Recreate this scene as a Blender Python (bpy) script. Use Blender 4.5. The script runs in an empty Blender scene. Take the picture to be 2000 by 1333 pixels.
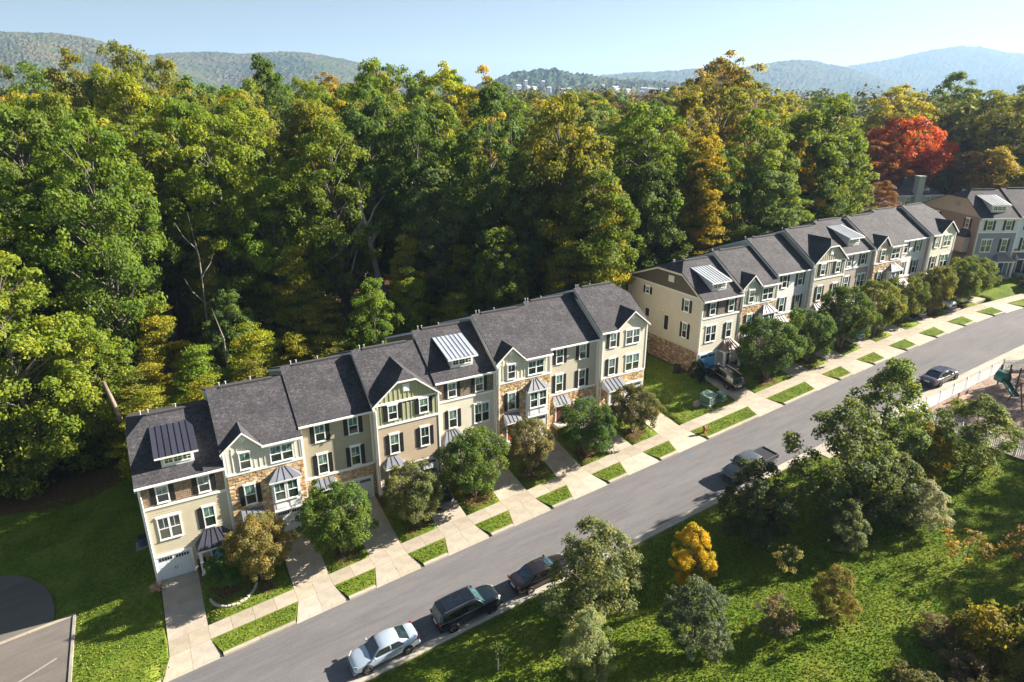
import bpy, math, random
import numpy as np
from mathutils import Vector, Matrix
R = math.radians
random.seed(7)
scn = bpy.context.scene
# ---------------------------------------------------------------- camera, sky, sun
cam_d = bpy.data.cameras.new('camera'); cam = bpy.data.objects.new('camera', cam_d)
scn.collection.objects.link(cam); scn.camera = cam
CAM = Vector((3.377, -50.754, 34.011))
cam.location = CAM; cam.rotation_euler = (R(90 - 19.942), 0, R(-29.567))
cam_d.sensor_width = 36; cam_d.lens = 1290.35 / 2000 * 36
cam_d.clip_start = .5; cam_d.clip_end = 30000
SUN_EL, SUN_AZ = 30.0, 103.5           # azimuth clockwise from +Y
w = bpy.data.worlds.new('World'); scn.world = w; w.use_nodes = True
wn = w.node_tree; bg = wn.nodes['Background']
sky = wn.nodes.new('ShaderNodeTexSky'); sky.sky_type = 'NISHITA'; sky.sun_disc = False
sky.sun_elevation = R(SUN_EL); sky.sun_rotation = R(SUN_AZ)
sky.altitude = 200; sky.air_density = 1.0; sky.dust_density = 1.0; sky.ozone_density = 2.0
bg.inputs['Strength'].default_value = .0235
hs = wn.nodes.new('ShaderNodeHueSaturation'); hs.inputs['Saturation'].default_value = .74
wn.links.new(sky.outputs[0], hs.inputs['Color']); wn.links.new(hs.outputs[0], bg.inputs[0])
sl = bpy.data.lights.new('sun', 'SUN'); sl.energy = 5.0; sl.angle = R(.55); sl.color = (1, .915, .785)
so = bpy.data.objects.new('sun', sl); scn.collection.objects.link(so)
sd = Vector((math.sin(R(SUN_AZ)) * math.cos(R(SUN_EL)), math.cos(R(SUN_AZ)) * math.cos(R(SUN_EL)), math.sin(R(SUN_EL))))
so.rotation_euler = sd.to_track_quat('Z', 'Y').to_euler(); so.location = (60, -40, 80)
scn.view_settings.view_transform = 'Standard'; scn.view_settings.look = 'None'
scn.view_settings.exposure = 2.12; scn.view_settings.gamma = 1
scn.render.engine = 'CYCLES'
scn.cycles.sample_clamp_direct = 6; scn.cycles.sample_clamp_indirect = 3; scn.cycles.max_bounces = 6; scn.cycles.transparent_max_bounces = 4
scn.cycles.volume_bounces = 0; scn.cycles.use_denoising = True
col = scn.collection

# ---------------------------------------------------------------- materials
MATS = {}
def nodes(name):
    m = bpy.data.materials.new(name); m.use_nodes = True
    nt = m.node_tree; return m, nt, nt.nodes['Principled BSDF']
def N(nt, t, **k):
    n = nt.nodes.new(t)
    for a, b in k.items():
        if a.startswith('i_'): n.inputs[a[2:].replace('_', ' ')].default_value = b
        else: setattr(n, a, b)
    return n
def mul(nt, a, b, fac=1.0, mode='MULTIPLY'):
    x = N(nt, 'ShaderNodeMix', data_type='RGBA', blend_type=mode); x.inputs[0].default_value = fac
    for s, v in ((6, a), (7, b)):
        if hasattr(v, 'links') or hasattr(v, 'is_output'): nt.links.new(v, x.inputs[s])
        else: x.inputs[s].default_value = (*v, 1)
    return x
def ramp(nt, src, stops):
    r = N(nt, 'ShaderNodeValToRGB'); cr = r.color_ramp
    while len(cr.elements) < len(stops): cr.elements.new(.5)
    for e, (p, c) in zip(cr.elements, stops): e.position = p; e.color = (*c, 1)
    nt.links.new(src, r.inputs[0]); return r.outputs[0]
def noise(nt, scale, detail=3, coord='Object', rough=.6, stretch=None, dist=0):
    tc = N(nt, 'ShaderNodeTexCoord'); n = N(nt, 'ShaderNodeTexNoise'); n.inputs['Scale'].default_value = scale
    n.inputs['Detail'].default_value = detail; n.inputs['Roughness'].default_value = rough; n.inputs['Distortion'].default_value = dist
    src = tc.outputs[coord]
    if stretch:
        mp = N(nt, 'ShaderNodeMapping'); mp.inputs['Scale'].default_value = stretch; nt.links.new(src, mp.inputs[0]); src = mp.outputs[0]
    nt.links.new(src, n.inputs['Vector']); return n.outputs['Fac']
def bump(nt, bs, src, strength=.3, dist=.02):
    b = N(nt, 'ShaderNodeBump'); b.inputs['Strength'].default_value = strength; b.inputs['Distance'].default_value = dist
    nt.links.new(src, b.inputs['Height']); nt.links.new(b.outputs[0], bs.inputs['Normal'])
def objmat(name, rough=.6, metal=0., spec=.5, nscale=3., namt=.12, bscale=40, bstr=.1, coat=0, fine=0):
    """paint-like material: the colour is the object's own colour, with grain and wear"""
    m, nt, bs = nodes(name)
    oi = N(nt, 'ShaderNodeObjectInfo')
    f = ramp(nt, noise(nt, nscale, 5), [(.25, (1 - namt,) * 3), (.75, (1 + namt * .4,) * 3)])
    x = mul(nt, oi.outputs['Color'], f); out = x.outputs[2]
    if fine:
        f2 = ramp(nt, noise(nt, fine, 2), [(.3, (.78,) * 3), (.7, (1.15,) * 3)]); out = mul(nt, out, f2).outputs[2]
    nt.links.new(out, bs.inputs['Base Color'])
    bs.inputs['Roughness'].default_value = rough; bs.inputs['Metallic'].default_value = metal
    bs.inputs['Specular IOR Level'].default_value = spec; bs.inputs['Coat Weight'].default_value = coat
    bs.inputs['Coat Roughness'].default_value = .04
    if bstr: bump(nt, bs, noise(nt, bscale, 3), bstr, .01)
    MATS[name] = m; return m
objmat('siding', .62, nscale=1.2, namt=.10, bscale=25, bstr=.12)
objmat('trim', .5, nscale=2, namt=.07, bstr=.05)
objmat('shutter', .5, nscale=4, namt=.2)
objmat('metal_roof', .58, metal=.0, nscale=1.5, namt=.2, bstr=.03)
objmat('concrete', .85, spec=.3, nscale=.9, namt=.26, bscale=60, bstr=.25, fine=22)
objmat('plastic', .5, nscale=4, namt=.1)
objmat('paint', .28, metal=.35, nscale=1, namt=.04, bstr=0, coat=1)
objmat('rubber', .8, nscale=10, namt=.2)
objmat('chrome', .25, metal=.9, nscale=4, namt=.1, bstr=0)
objmat('lamp_lens', .15, nscale=4, namt=.1, bstr=0, coat=1)
objmat('wood', .7, nscale=6, namt=.3)

def glass(name, col, rough=.06, ior=1.9):
    m, nt, bs = nodes(name)
    oi = N(nt, 'ShaderNodeObjectInfo')
    c = mul(nt, oi.outputs['Color'], ramp(nt, noise(nt, 2.5, 2), [(.35, (.35, .35, .35)), (.65, (1.2, 1.2, 1.2))]))
    nt.links.new(c.outputs[2], bs.inputs['Base Color'])
    bs.inputs['Roughness'].default_value = rough; bs.inputs['IOR'].default_value = ior
    bs.inputs['Coat Weight'].default_value = .6; bs.inputs['Coat Roughness'].default_value = .02
    bump(nt, bs, noise(nt, 1.5, 1), .04, .05)
    MATS[name] = m; return m
glass('window_glass', None); glass('car_glass', None, .03, 1.6)

def attrmat(name, attr='col', rough=.8, bstr=.5, bscale=30, spec=.3, ns=8, lo=.7):
    m, nt, bs = nodes(name)
    a = N(nt, 'ShaderNodeAttribute', attribute_name=attr)
    c = mul(nt, a.outputs['Color'], ramp(nt, noise(nt, ns, 4), [(.3, (lo,) * 3), (.7, (1.15,) * 3)]))
    nt.links.new(c.outputs[2], bs.inputs['Base Color']); bs.inputs['Roughness'].default_value = rough
    bs.inputs['Specular IOR Level'].default_value = spec
    bump(nt, bs, noise(nt, bscale, 4), bstr, .01); MATS[name] = m; return m
attrmat('pieces'); attrmat('shake_wood', ns=14, lo=.75)

# asphalt shingles: courses, tabs and blotches
m, nt, bs = nodes('shingles')
tc = N(nt, 'ShaderNodeTexCoord'); mp = N(nt, 'ShaderNodeMapping'); mp.inputs['Scale'].default_value = (1, 1.2, 1)
nt.links.new(tc.outputs['Object'], mp.inputs[0])
br = N(nt, 'ShaderNodeTexBrick'); nt.links.new(mp.outputs[0], br.inputs[0])
for k, v in (('Scale', 1.), ('Brick Width', .32), ('Row Height', .15), ('Mortar Size', .008)): br.inputs[k].default_value = v
br.inputs['Color1'].default_value = (.75, .75, .75, 1); br.inputs['Color2'].default_value = (1.25, 1.2, 1.2, 1); br.inputs['Mortar'].default_value = (.45, .45, .45, 1)
br.inputs['Bias'].default_value = -.2
wide = ramp(nt, noise(nt, .55, 5, stretch=(1.2, .5, 1)), [(.3, (.043, .043, .050)), (.55, (.066, .065, .074)), (.75, (.088, .086, .095))])
fine = ramp(nt, noise(nt, 5.5, 4, rough=.8), [(.35, (.55, .55, .57)), (.58, (1.15, 1.12, 1.1)), (.72, (2.3, 2.15, 2.1))])
c1 = mul(nt, wide, br.outputs[0]); c2 = mul(nt, c1.outputs[2], fine)
nt.links.new(c2.outputs[2], bs.inputs['Base Color']); bs.inputs['Roughness'].default_value = .85; bs.inputs['Specular IOR Level'].default_value = .25
bump(nt, bs, br.outputs['Fac'], .5, .01); MATS['shingles'] = m

# asphalt road
m, nt, bs = nodes('asphalt')
a = ramp(nt, noise(nt, .16, 6, stretch=(.5, 1.6, 1)), [(.3, (.128, .124, .130)), (.7, (.168, .163, .168))])
b = ramp(nt, noise(nt, 22, 3, rough=.85), [(.3, (.66, .66, .66)), (.7, (1.32, 1.3, 1.28))])
g = ramp(nt, noise(nt, 1.1, 6, stretch=(.3, 2.2, 1)), [(.35, (.88, .88, .9)), (.6, (1.04, 1.03, 1.02))])
c1 = mul(nt, a, b); c2 = mul(nt, c1.outputs[2], g)
nt.links.new(c2.outputs[2], bs.inputs['Base Color']); bs.inputs['Roughness'].default_value = .9; bs.inputs['Specular IOR Level'].default_value = .2
bump(nt, bs, noise(nt, 45, 2), .5, .01); MATS['asphalt'] = m
m2 = m.copy(); m2.name = 'lot_asphalt'; MATS['lot_asphalt'] = m2
for n in m2.node_tree.nodes:
    if n.type == 'VALTORGB' and abs(n.color_ramp.elements[0].color[0] - .128) < .01:
        n.color_ramp.elements[0].color = (.12, .108, .10, 1); n.color_ramp.elements[1].color = (.17, .155, .142, 1)

# lawn / forest floor: one material, fallen-leaf litter where the wood stands
m, nt, bs = nodes('lawn')
base = ramp(nt, noise(nt, .35, 6, rough=.65), [(.3, (.070, .115, .014)), (.5, (.115, .165, .020)), (.68, (.175, .195, .035)), (.8, (.24, .215, .065))])
f = ramp(nt, noise(nt, 3.2, 5, rough=.8), [(.3, (.5, .55, .45)), (.55, (1.0, 1.0, 1.0)), (.75, (1.55, 1.4, 1.3))])
f2 = ramp(nt, noise(nt, 16, 3, rough=.8), [(.3, (.6, .62, .6)), (.7, (1.4, 1.35, 1.3))])
c = mul(nt, mul(nt, base, f).outputs[2], f2)
at = N(nt, 'ShaderNodeAttribute', attribute_name='litter')
lit = ramp(nt, noise(nt, 5, 6, rough=.8), [(.35, (.04, .025, .015)), (.55, (.12, .07, .035)), (.75, (.22, .14, .065))])
th = N(nt, 'ShaderNodeMath', operation='ADD'); th.inputs[1].default_value = -.5
nt.links.new(noise(nt, .8, 5, rough=.75), th.inputs[0])
ad = N(nt, 'ShaderNodeMath', operation='ADD'); nt.links.new(at.outputs['Fac'], ad.inputs[0]); nt.links.new(th.outputs[0], ad.inputs[1])
cr = ramp(nt, ad.outputs[0], [(.44, (0, 0, 0)), (.56, (1, 1, 1))])
x = N(nt, 'ShaderNodeMix', data_type='RGBA'); nt.links.new(cr, x.inputs[0]); nt.links.new(c.outputs[2], x.inputs[6]); nt.links.new(lit, x.inputs[7])
nt.links.new(x.outputs[2], bs.inputs['Base Color']); bs.inputs['Roughness'].default_value = .95; bs.inputs['Specular IOR Level'].default_value = .1
bump(nt, bs, noise(nt, 9, 5, rough=.8), .6, .04); MATS['lawn'] = m

def leafmat(name, src='OBJ', hue=.5, trans=.48):
    m, nt, bs = nodes(name)
    if src == 'OBJ': cs = N(nt, 'ShaderNodeObjectInfo').outputs['Color']
    else: cs = N(nt, 'ShaderNodeAttribute', attribute_name='col').outputs['Color']
    v = N(nt, 'ShaderNodeAttribute', attribute_name='v')
    r = ramp(nt, v.outputs['Fac'], [(0, (.62, .78, .75)), (.45, (1, 1, 1)), (.8, (1.4, 1.25, .95)), (1, (2.1, 1.55, .8))])
    c = mul(nt, cs, r)
    nt.links.new(c.outputs[2], bs.inputs['Base Color']); bs.inputs['Roughness'].default_value = .62
    bs.inputs['Specular IOR Level'].default_value = .22 if src == 'OBJ' else .03
    tr = N(nt, 'ShaderNodeBsdfTranslucent'); c2 = mul(nt, c.outputs[2], (1.45, 1.45, .5)); nt.links.new(c2.outputs[2], tr.inputs[0])
    mx = N(nt, 'ShaderNodeMixShader'); mx.inputs[0].default_value = trans
    nt.links.new(bs.outputs[0], mx.inputs[1]); nt.links.new(tr.outputs[0], mx.inputs[2])
    nt.links.new(mx.outputs[0], nt.nodes['Material Output'].inputs[0]); MATS[name] = m; return m
leafmat('leaf'); leafmat('far_leaf', 'ATT', trans=.1); leafmat('grass_blade', 'ATT', trans=.18)
m, nt, bs = nodes('bark')
oi = N(nt, 'ShaderNodeObjectInfo')
c = mul(nt, oi.outputs['Color'], ramp(nt, noise(nt, 3, 6, stretch=(3, 3, .6), rough=.8), [(.3, (.45,) * 3), (.7, (1.4,) * 3)]))
nt.links.new(c.outputs[2], bs.inputs['Base Color']); bs.inputs['Roughness'].default_value = .9
bump(nt, bs, noise(nt, 9, 4, stretch=(3, 3, .6)), .8, .03); MATS['bark'] = m
# wooded hills
m, nt, bs = nodes('hill_wood')
oi = N(nt, 'ShaderNodeObjectInfo')
c = ramp(nt, noise(nt, .004, 5), [(.35, (.032, .055, .022)), (.5, (.058, .066, .030)), (.62, (.085, .072, .036)), (.72, (.045, .068, .025))])
c = mul(nt, c, ramp(nt, noise(nt, .085, 5, rough=.9), [(.40, (.32, .38, .40)), (.60, (1.6, 1.45, 1.3))]))
c = mul(nt, c.outputs[2], oi.outputs['Color'])  # object colour carries a painted haze tint on the far ridges
nt.links.new(c.outputs[2], bs.inputs['Base Color']); bs.inputs['Roughness'].default_value = 1; bs.inputs['Specular IOR Level'].default_value = 0
MATS['hill_wood'] = m
m, nt, bs = nodes('mulch')
c = ramp(nt, noise(nt, 2.2, 6, rough=.85), [(.3, (.10, .065, .05)), (.5, (.26, .18, .14)), (.7, (.42, .33, .27))])
nt.links.new(c, bs.inputs['Base Color']); bs.inputs['Roughness'].default_value = 1; bump(nt, bs, noise(nt, 14, 4), 1, .05); MATS['mulch'] = m

# ---------------------------------------------------------------- mesh helpers
class MB:
    def __init__(s): s.v = []; s.f = []; s.c = []
    def add(s, vs, fs, c=None):
        o = len(s.v); s.v += [tuple(v) for v in vs]; s.f += [tuple(i + o for i in f) for f in fs]
        if c is not None: s.c += [c] * len(fs)
    def box(s, x0, x1, y0, y1, z0, z1, c=None):
        s.add([(x0, y0, z0), (x1, y0, z0), (x1, y1, z0), (x0, y1, z0), (x0, y0, z1), (x1, y0, z1), (x1, y1, z1), (x0, y1, z1)],
              [(3, 2, 1, 0), (4, 5, 6, 7), (0, 1, 5, 4), (1, 2, 6, 5), (2, 3, 7, 6), (3, 0, 4, 7)], c); return s
    def hexa(s, p, c=None):
        s.add(p, [(3, 2, 1, 0), (4, 5, 6, 7), (0, 1, 5, 4), (1, 2, 6, 5), (2, 3, 7, 6), (3, 0, 4, 7)], c); return s
    def plate(s, pts, d, c=None):
        """polygon pts (facing out, ccw) extruded by vector d"""
        n = len(pts); d = Vector(d); q = [Vector(p) for p in pts]; q2 = [p + d for p in q]
        fs = [tuple(range(n)), tuple(reversed(range(n, 2 * n)))] + [((i + 1) % n, i, n + i, n + (i + 1) % n) for i in range(n)]
        s.add(q + q2, fs, c); return s
    def tube(s, pts, rad, n=6, c=None, cap=True):
        pts = [Vector(p) for p in pts]; rs = rad if hasattr(rad, '__len__') else [rad] * len(pts); rings = []
        vs = []; fs = []
        for i, p in enumerate(pts):
            d = (pts[min(i + 1, len(pts) - 1)] - pts[max(i - 1, 0)]).normalized()
            a = d.cross(Vector((0, 0, 1)) if abs(d.z) < .95 else Vector((1, 0, 0))).normalized(); b = d.cross(a)
            for k in range(n):
                t = 2 * math.pi * k / n; vs.append(p + (a * math.cos(t) + b * math.sin(t)) * rs[i])
        for i in range(len(pts) - 1):
            for k in range(n):
                fs.append((i * n + k, i * n + (k + 1) % n, (i + 1) * n + (k + 1) % n, (i + 1) * n + k))
        if cap: fs.append(tuple(range(n))); fs.append(tuple(reversed(range((len(pts) - 1) * n, len(pts) * n))))
        s.add(vs, fs, c); return s
    def disc(s, cx, cy, cz, r, axis='y', n=16, d=.02, c=None):
        a = {'y': (0, d, 0), 'x': (d, 0, 0), 'z': (0, 0, d)}[axis]
        P = []
        for k in range(n):
            t = 2 * math.pi * k / n; u, v = r * math.cos(t), r * math.sin(t)
            P.append({'y': (cx + u, cy, cz + v), 'x': (cx, cy + u, cz + v), 'z': (cx + u, cy + v, cz)}[axis])
        return s.plate(P, a, c)
    def mesh(s, name, mat, smooth=False):
        me = bpy.data.meshes.new(name); me.from_pydata(s.v, [], s.f); me.materials.append(MATS[mat] if isinstance(mat, str) else mat)
        if s.c:
            at = me.attributes.new('col', 'FLOAT_COLOR', 'FACE')
            at.data.foreach_set('color', np.array([(*c, 1) for c in s.c], dtype=np.float32).ravel())
        if smooth: me.shade_smooth()
        return me
def link(name, me, parent=None, loc=(0, 0, 0), color=None, label=None, rot=None, kind=None, scale=None):
    o = bpy.data.objects.new(name, me); col.objects.link(o); o.parent = parent; o.location = loc
    if rot is not None: o.rotation_euler = rot
    if color: o.color = (*color, 1)
    if label: o['label'] = label
    if kind: o['kind'] = kind
    if scale: o.scale = scale
    return o
def empty(name, loc, rz=0, label=None, cat=None, group=None):
    o = bpy.data.objects.new(name, None); col.objects.link(o); o.location = loc; o.rotation_euler = (0, 0, rz); o.empty_display_size = .2
    tag(o, label, cat, group); return o
def tag(o, label=None, cat=None, group=None):
    if label: o['label'] = label
    if cat: o['category'] = cat
    if group: o['group'] = group
    return o
def bev(o, wd=.02, seg=2):
    b = o.modifiers.new('bevel', 'BEVEL'); b.width = wd; b.segments = seg; b.limit_method = 'ANGLE'; return o
CACHE = {}
def cached(key, fn):
    if key not in CACHE: CACHE[key] = fn()
    return CACHE[key]

# ---------------------------------------------------------------- terrain functions
ROW = [  # name-key, front wall y, eave height
 (0, 7.05), (-.2, 8.3), (.45, 8.85), (-.3, 9.45), (.45, 10.1), (0, 10.85), (.6, 11.09), (.1, 11.85)]
ROW2 = [(0, 13.15), (0, 13.75), (.5, 14.6), (0, 15.3), (.6, 15.7), (0, 15.9), (.5, 16.24), (-.1, 16.5)]
X2 = 56.54; WID = 6.1
bx = [-60, -6, -1, 1.5] + [WID * k + 4.5 for k in range(1, 8)] + [X2 + 1.6] + [X2 + WID * k + 4.5 for k in range(1, 8)] + [112, 125]
def S(x):
    return -2.69 + .107 * x - .0005 * np.maximum(0, x - 70) ** 2
bz = [S(-60.) - .1, S(-6.) - .0, S(-1.) + .75, -1.55] + [E - 8.6 for _, E in ROW[1:]] + [4.55] + [E - 8.6 for _, E in ROW2[1:]] + [9.25, S(125.) + .6]
XM = 135.0
def G(x, y):
    xc = np.minimum(x, XM); s = S(xc) + np.maximum(0, np.minimum(x, 400) - XM) * .012
    s = np.where(x < -60, S(-60.) + (x + 60) * .01, s)
    b = np.interp(xc, bx, bz)
    t = np.clip((y + 6.1 + CV(x)) / 6.1, 0, 1)
    d = np.where((x > -60) & (x < XM), (b - S(xc)), .4)
    yy = np.maximum(0, y - 14)
    return s + d * t + np.minimum(yy, 300) * .028
def CV(x): return .006 * np.maximum(0, np.minimum(x, 140) - 92) ** 2
def g(x, y): return float(G(np.float64(x), np.float64(y)))

# driveways : (x0,x1, garage floor z, front wall y)
DRV = [(.25, 2.95, -1.55, 0.0)] + [(WID * k + 3.12, WID * k + 5.86, ROW[k][1] - 8.6, ROW[k][0]) for k in range(1, 8)]
DRV += [(X2 + .25, X2 + 2.98, 4.55, 0.0)] + [(X2 + WID * k + 3.12, X2 + WID * k + 5.86, ROW2[k][1] - 8.6, ROW2[k][0]) for k in range(1, 8)]
# ground sheet
def grid(name, xs, ys, zf, mat, litter=None):
    X, Y = np.meshgrid(xs, ys); Z = zf(X, Y); n, m_ = len(xs), len(ys)
    co = np.stack([X, Y, Z], -1).reshape(-1, 3)
    i = np.arange((m_ - 1) * n).reshape(m_ - 1, n)[:, :-1].ravel()
    f = np.stack([i, i + 1, i + n + 1, i + n], -1)
    me = bpy.data.meshes.new(name); me.from_pydata(co.tolist(), [], f.tolist()); me.materials.append(MATS[mat]); me.shade_smooth()
    if litter is not None:
        at = me.attributes.new('litter', 'FLOAT', 'POINT'); at.data.foreach_set('value', litter(X, Y).ravel().astype(np.float32))
    return me
def seg(a, b, st): return list(np.arange(a, b, st))
dl = [v for a, b, _, _ in DRV for v in (a - .01, a + .01, b - .01, b + .01)] + [-.39, -.37]
xs = np.array(sorted(seg(-6000, -400, 400) + seg(-400, -60, 30) + [q for q in seg(-60, 160, 1.5) if min(abs(q - v) for v in dl) > .15] + dl + seg(160, 700, 30) + seg(700, 7001, 400)))
ys = np.array(seg(-600, -60, 60) + seg(-60, -20, 1.5) + [-18.9, -17.56, -17.5, -17.3, -16.6, -13, -9.8, -9.4, -9.34, -8.5, -7.58, -7.56, -6.2, -6.08, -6.03] + seg(-5, 0, 1) + [0, .2, .7] + seg(1.5, 60, 1.5) + seg(60, 500, 30) + seg(500, 8001, 400))
rngn = np.random.default_rng(3)
def gz(X, Y):
    Z = G(X, Y); yc = Y + CV(X)
    road = (yc < -9.36) & (yc > -17.52) & (X > -80)
    Z = np.where(road, Z - .4, Z)
    dr = (((yc < -6.06) & (yc > -7.57) & (X > .245)) | ((yc <= -7.57) & (yc > -9.45) & (X > -.38))) & (X < 150); Z = np.where(dr, Z - .32, Z)
    for a, b, zb, yf in DRV: Z = np.where((X > a) & (X < b) & (yc < yf + .3) & (yc > -6.07), Z - .3, Z)
    Z = Z - np.where((X < -5.8) & (Y > -14) & (Y < 11.5), .12, 0)
    r = np.hypot(X, Y)
    Z = np.where(r > 500, Z + (r - 500) * .006, Z)
    return Z
def lit(X, Y):
    edge = 20.5 + 1.5 * np.sin(X * .3) - np.where(X < 3, (3 - X) * .02, 0)
    edge = np.where(X > 1, 14.5, edge)
    l = np.clip((Y - edge) / 3 + .5, 0, 1)
    l = np.maximum(l, np.where((X > 0) & (Y > -1.2) & (Y < 13.5), .95, 0) * np.where(((X > 48.8) & (X < 56.5)) | (X < .0), 0, 1))
    br = np.exp(-((X - 44) ** 2 / 30 + (Y + 40) ** 2 / 14)); l = np.maximum(l, br * .62)
    # mulch bed at the foot of every street tree
    for tx, ty in BEDS: l = np.maximum(l, .78 * np.exp(-(((X - tx) / 2.0) ** 2 + ((Y - ty) / 1.8) ** 2)))
    return l
BEDS = [(7.3, -4.3), (4.6, -3.0), (13.8, -4.6), (20.1, -4.5), (25.9, -4.5), (31.8, -4.4), (37.9, -4.7), (43.9, -4.7), (62.7, -4.7), (69.8, -4.4), (75.6, -4.5), (82, -4.5), (94.2, -4.8), (99.8, -5.2)]
gm = grid('ground', xs, ys, gz, 'lawn', lit)
ground = link('ground', gm, kind='structure')

# road, with real kerbs
def strip(name, y0, y1, dz, mat, x0=-80, x1=170, st=2.0, th=.25):
    X = np.arange(x0, x1 + .1, st); mb = MB(); n = len(X); vs = []
    for x in X:
        c = float(CV(x)); 
        za, zb = g(x, -12) + dz, g(x, -12) + dz
        vs += [(x, y0 - c, za), (x, y1 - c, zb), (x, y0 - c, za - th), (x, y1 - c, zb - th)]
    fs = []
    for i in range(n - 1):
        a = 4 * i; fs += [(a, a + 4, a + 5, a + 1), (a + 2, a + 3, a + 7, a + 6), (a, a + 2, a + 6, a + 4), (a + 1, a + 5, a + 7, a + 3)]
    mb.add(vs, fs); return mb.mesh(name, mat)
road = link('road', strip('road', -16.72, -9.70, -.13, 'asphalt'), kind='structure')
RZ = -.13
CONC = (.41, .355, .28)
def slab(name, parent, quad, zt, th=.16, color=CONC, gap=.012, mat='concrete', zs=None, jit=.0):
    """quad: 4 (x,y) corners ccw; zt: function or heights of the top"""
    cx = sum(p[0] for p in quad) / 4; cy = sum(p[1] for p in quad) / 4
    q = []
    for px, py in quad:
        dx, dy = px - cx, py - cy; L = math.hypot(dx, dy)
        q.append((px - dx / L * gap, py - dy / L * gap))
    hs = [zt(*p) for p in quad] if callable(zt) else list(zt)
    mid = sum(hs) / 4; mb = MB()
    mb.hexa([(p[0] - cx, p[1] - cy, h - th - mid) for p, h in zip(q, hs)] + [(p[0] - cx, p[1] - cy, h - mid) for p, h in zip(q, hs)])
    f = random.uniform(.87, 1.08)
    return link(name, mb.mesh(name, mat), parent, (cx, cy, mid), (color[0] * f, color[1] * f * random.uniform(.985, 1.015), color[2] * f * random.uniform(.96, 1.04)))
side = empty('sidewalk', (0, 0, 0)); side['kind'] = 'structure'
near_kerb = empty('kerb', (0, 0, 0)); near_kerb['kind'] = 'structure'
far_kerb = empty('kerb', (0, 0, 0)); far_kerb['kind'] = 'structure'
def top(x, y): return g(x, -6.2) + .03 if y < -6.0 - CV(x) else g(x, y) + .03
YI, YO, YK = -6.05, -7.57, -9.36
def sz(x): return g(x, -6.2) + .03
xcur = 0
for i, (a, b, zb, yf) in enumerate(DRV):
    c = lambda x: float(CV(x))
    dz = empty('driveway', (0, 0, 0)); dz['kind'] = 'structure'
    ym = (YI + yf) / 2; m_ = (a + b) / 2
    ht = lambda x, y: zb + .02 + (sz(x) - zb - .02) * (y - yf) / (YI - yf)
    for y0, y1 in ((YI, ym), (ym, yf - .02)):
        slab('concrete_slab', dz, [(a, y0), (b, y0), (b, y1), (a, y1)], [sz(a) if y0 == YI else ht(a, y0), sz(b) if y0 == YI else ht(b, y0), ht(b, y1), ht(a, y1)], .3)
    for x0, x1 in ((a, m_), (m_, b)):
        slab('concrete_slab', side, [(x0, YO - c(x0)), (x1, YO - c(x1)), (x1, YI - c(x1)), (x0, YI - c(x0))], lambda x, y: sz(x))
    fl = .62; yk = -9.68
    for (x0, x1, f0, f1) in ((a, m_, fl, 0), (m_, b, 0, fl)):
        q = [(x0 - f0, yk - c(x0)), (x1 + f1, yk - c(x1)), (x1, YO - c(x1)), (x0, YO - c(x0))]
        slab('apron_slab', dz, q, [g(q[0][0], -12) + RZ + .02, g(q[1][0], -12) + RZ + .02, sz(x1), sz(x0)], .3, (.44, .39, .315))
    # sidewalk slabs and kerb stones up to the next driveway
    nx = DRV[i + 1][0] if i + 1 < len(DRV) else 150
    n = max(2, round((nx - b) / 1.62)); st = (nx - b) / n
    for k in range(n):
        x0, x1 = b + k * st, b + (k + 1) * st
        slab('paving_slab', side, [(x0, YO - c(x0)), (x1, YO - c(x1)), (x1, YI - c(x1)), (x0, YI - c(x0))], lambda x, y: sz(x))
    P_ = []; nseg_ = max(1, int((nx - b) / 2))
    for k in range(nseg_ + 1): t_ = k / nseg_; xx = b + (nx - b) * t_; P_.append((xx, YO - .005 - c(xx)))
    for k in range(nseg_, -1, -1): t_ = k / nseg_; xx = b + fl + (nx - b - 2 * fl) * t_; P_.append((xx, YK + .005 - c(xx)))
    mv = MB(); mv.plate([(px_, py_, sz(px_) - .005 if k <= nseg_ else g(px_, -12) + .03) for k, (px_, py_) in enumerate(P_)][::-1], (0, 0, -.35)); link('grass_verge', mv.mesh('grass_verge', 'lawn'), kind='structure')
    k0, k1 = b + fl, nx - fl; n = max(1, round((k1 - k0) / 2.6)); st = (k1 - k0) / n
    for k in range(n):
        x0, x1 = k0 + k * st, k0 + (k + 1) * st
        mb_q = [(x0, -9.68 - c(x0)), (x1, -9.68 - c(x1)), (x1, -9.36 - c(x1)), (x0, -9.36 - c(x0))]
        slab('kerb_stone', near_kerb, mb_q, lambda x, y: g(x, -12) + .025, .4, (.42, .375, .30))
mv = MB(); mv.plate([(-.385, -7.575, g(-.38, -7.6) + .0), (-.385, -9.37, g(-.38, -9.3) + .0), (-.36, -9.37, g(-.3, -9.3)), (.25, -7.575, g(.25, -7.6))], (0, 0, -.35)); link('grass_verge', mv.mesh('grass_verge', 'lawn'), kind='structure')
for k in range(4):
    x0, x1 = -.4 - 2.6 * (k + 1), -.4 - 2.6 * k
    slab('kerb_stone', near_kerb, [(x0, -9.68), (x1, -9.68), (x1, -9.36), (x0, -9.36)], lambda x, y: g(x, -12) + .025, .4, (.42, .375, .30))
for x0 in np.arange(-30, 120, 3.0):
    c0, c1 = float(CV(x0)), float(CV(x0 + 3)); x1 = x0 + 3
    slab('gutter_stone', far_kerb, [(x0, -17.2 - c0), (x1, -17.2 - c1), (x1, -16.68 - c1), (x0, -16.68 - c0)], lambda x, y: g(x, -12) + RZ + .012, .3, (.42, .385, .32))
    slab('kerb_stone', far_kerb, [(x0, -17.5 - c0), (x1, -17.5 - c1), (x1, -17.2 - c1), (x0, -17.2 - c0)], lambda x, y: g(x, -12) + .03, .4, (.43, .39, .32))
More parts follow.
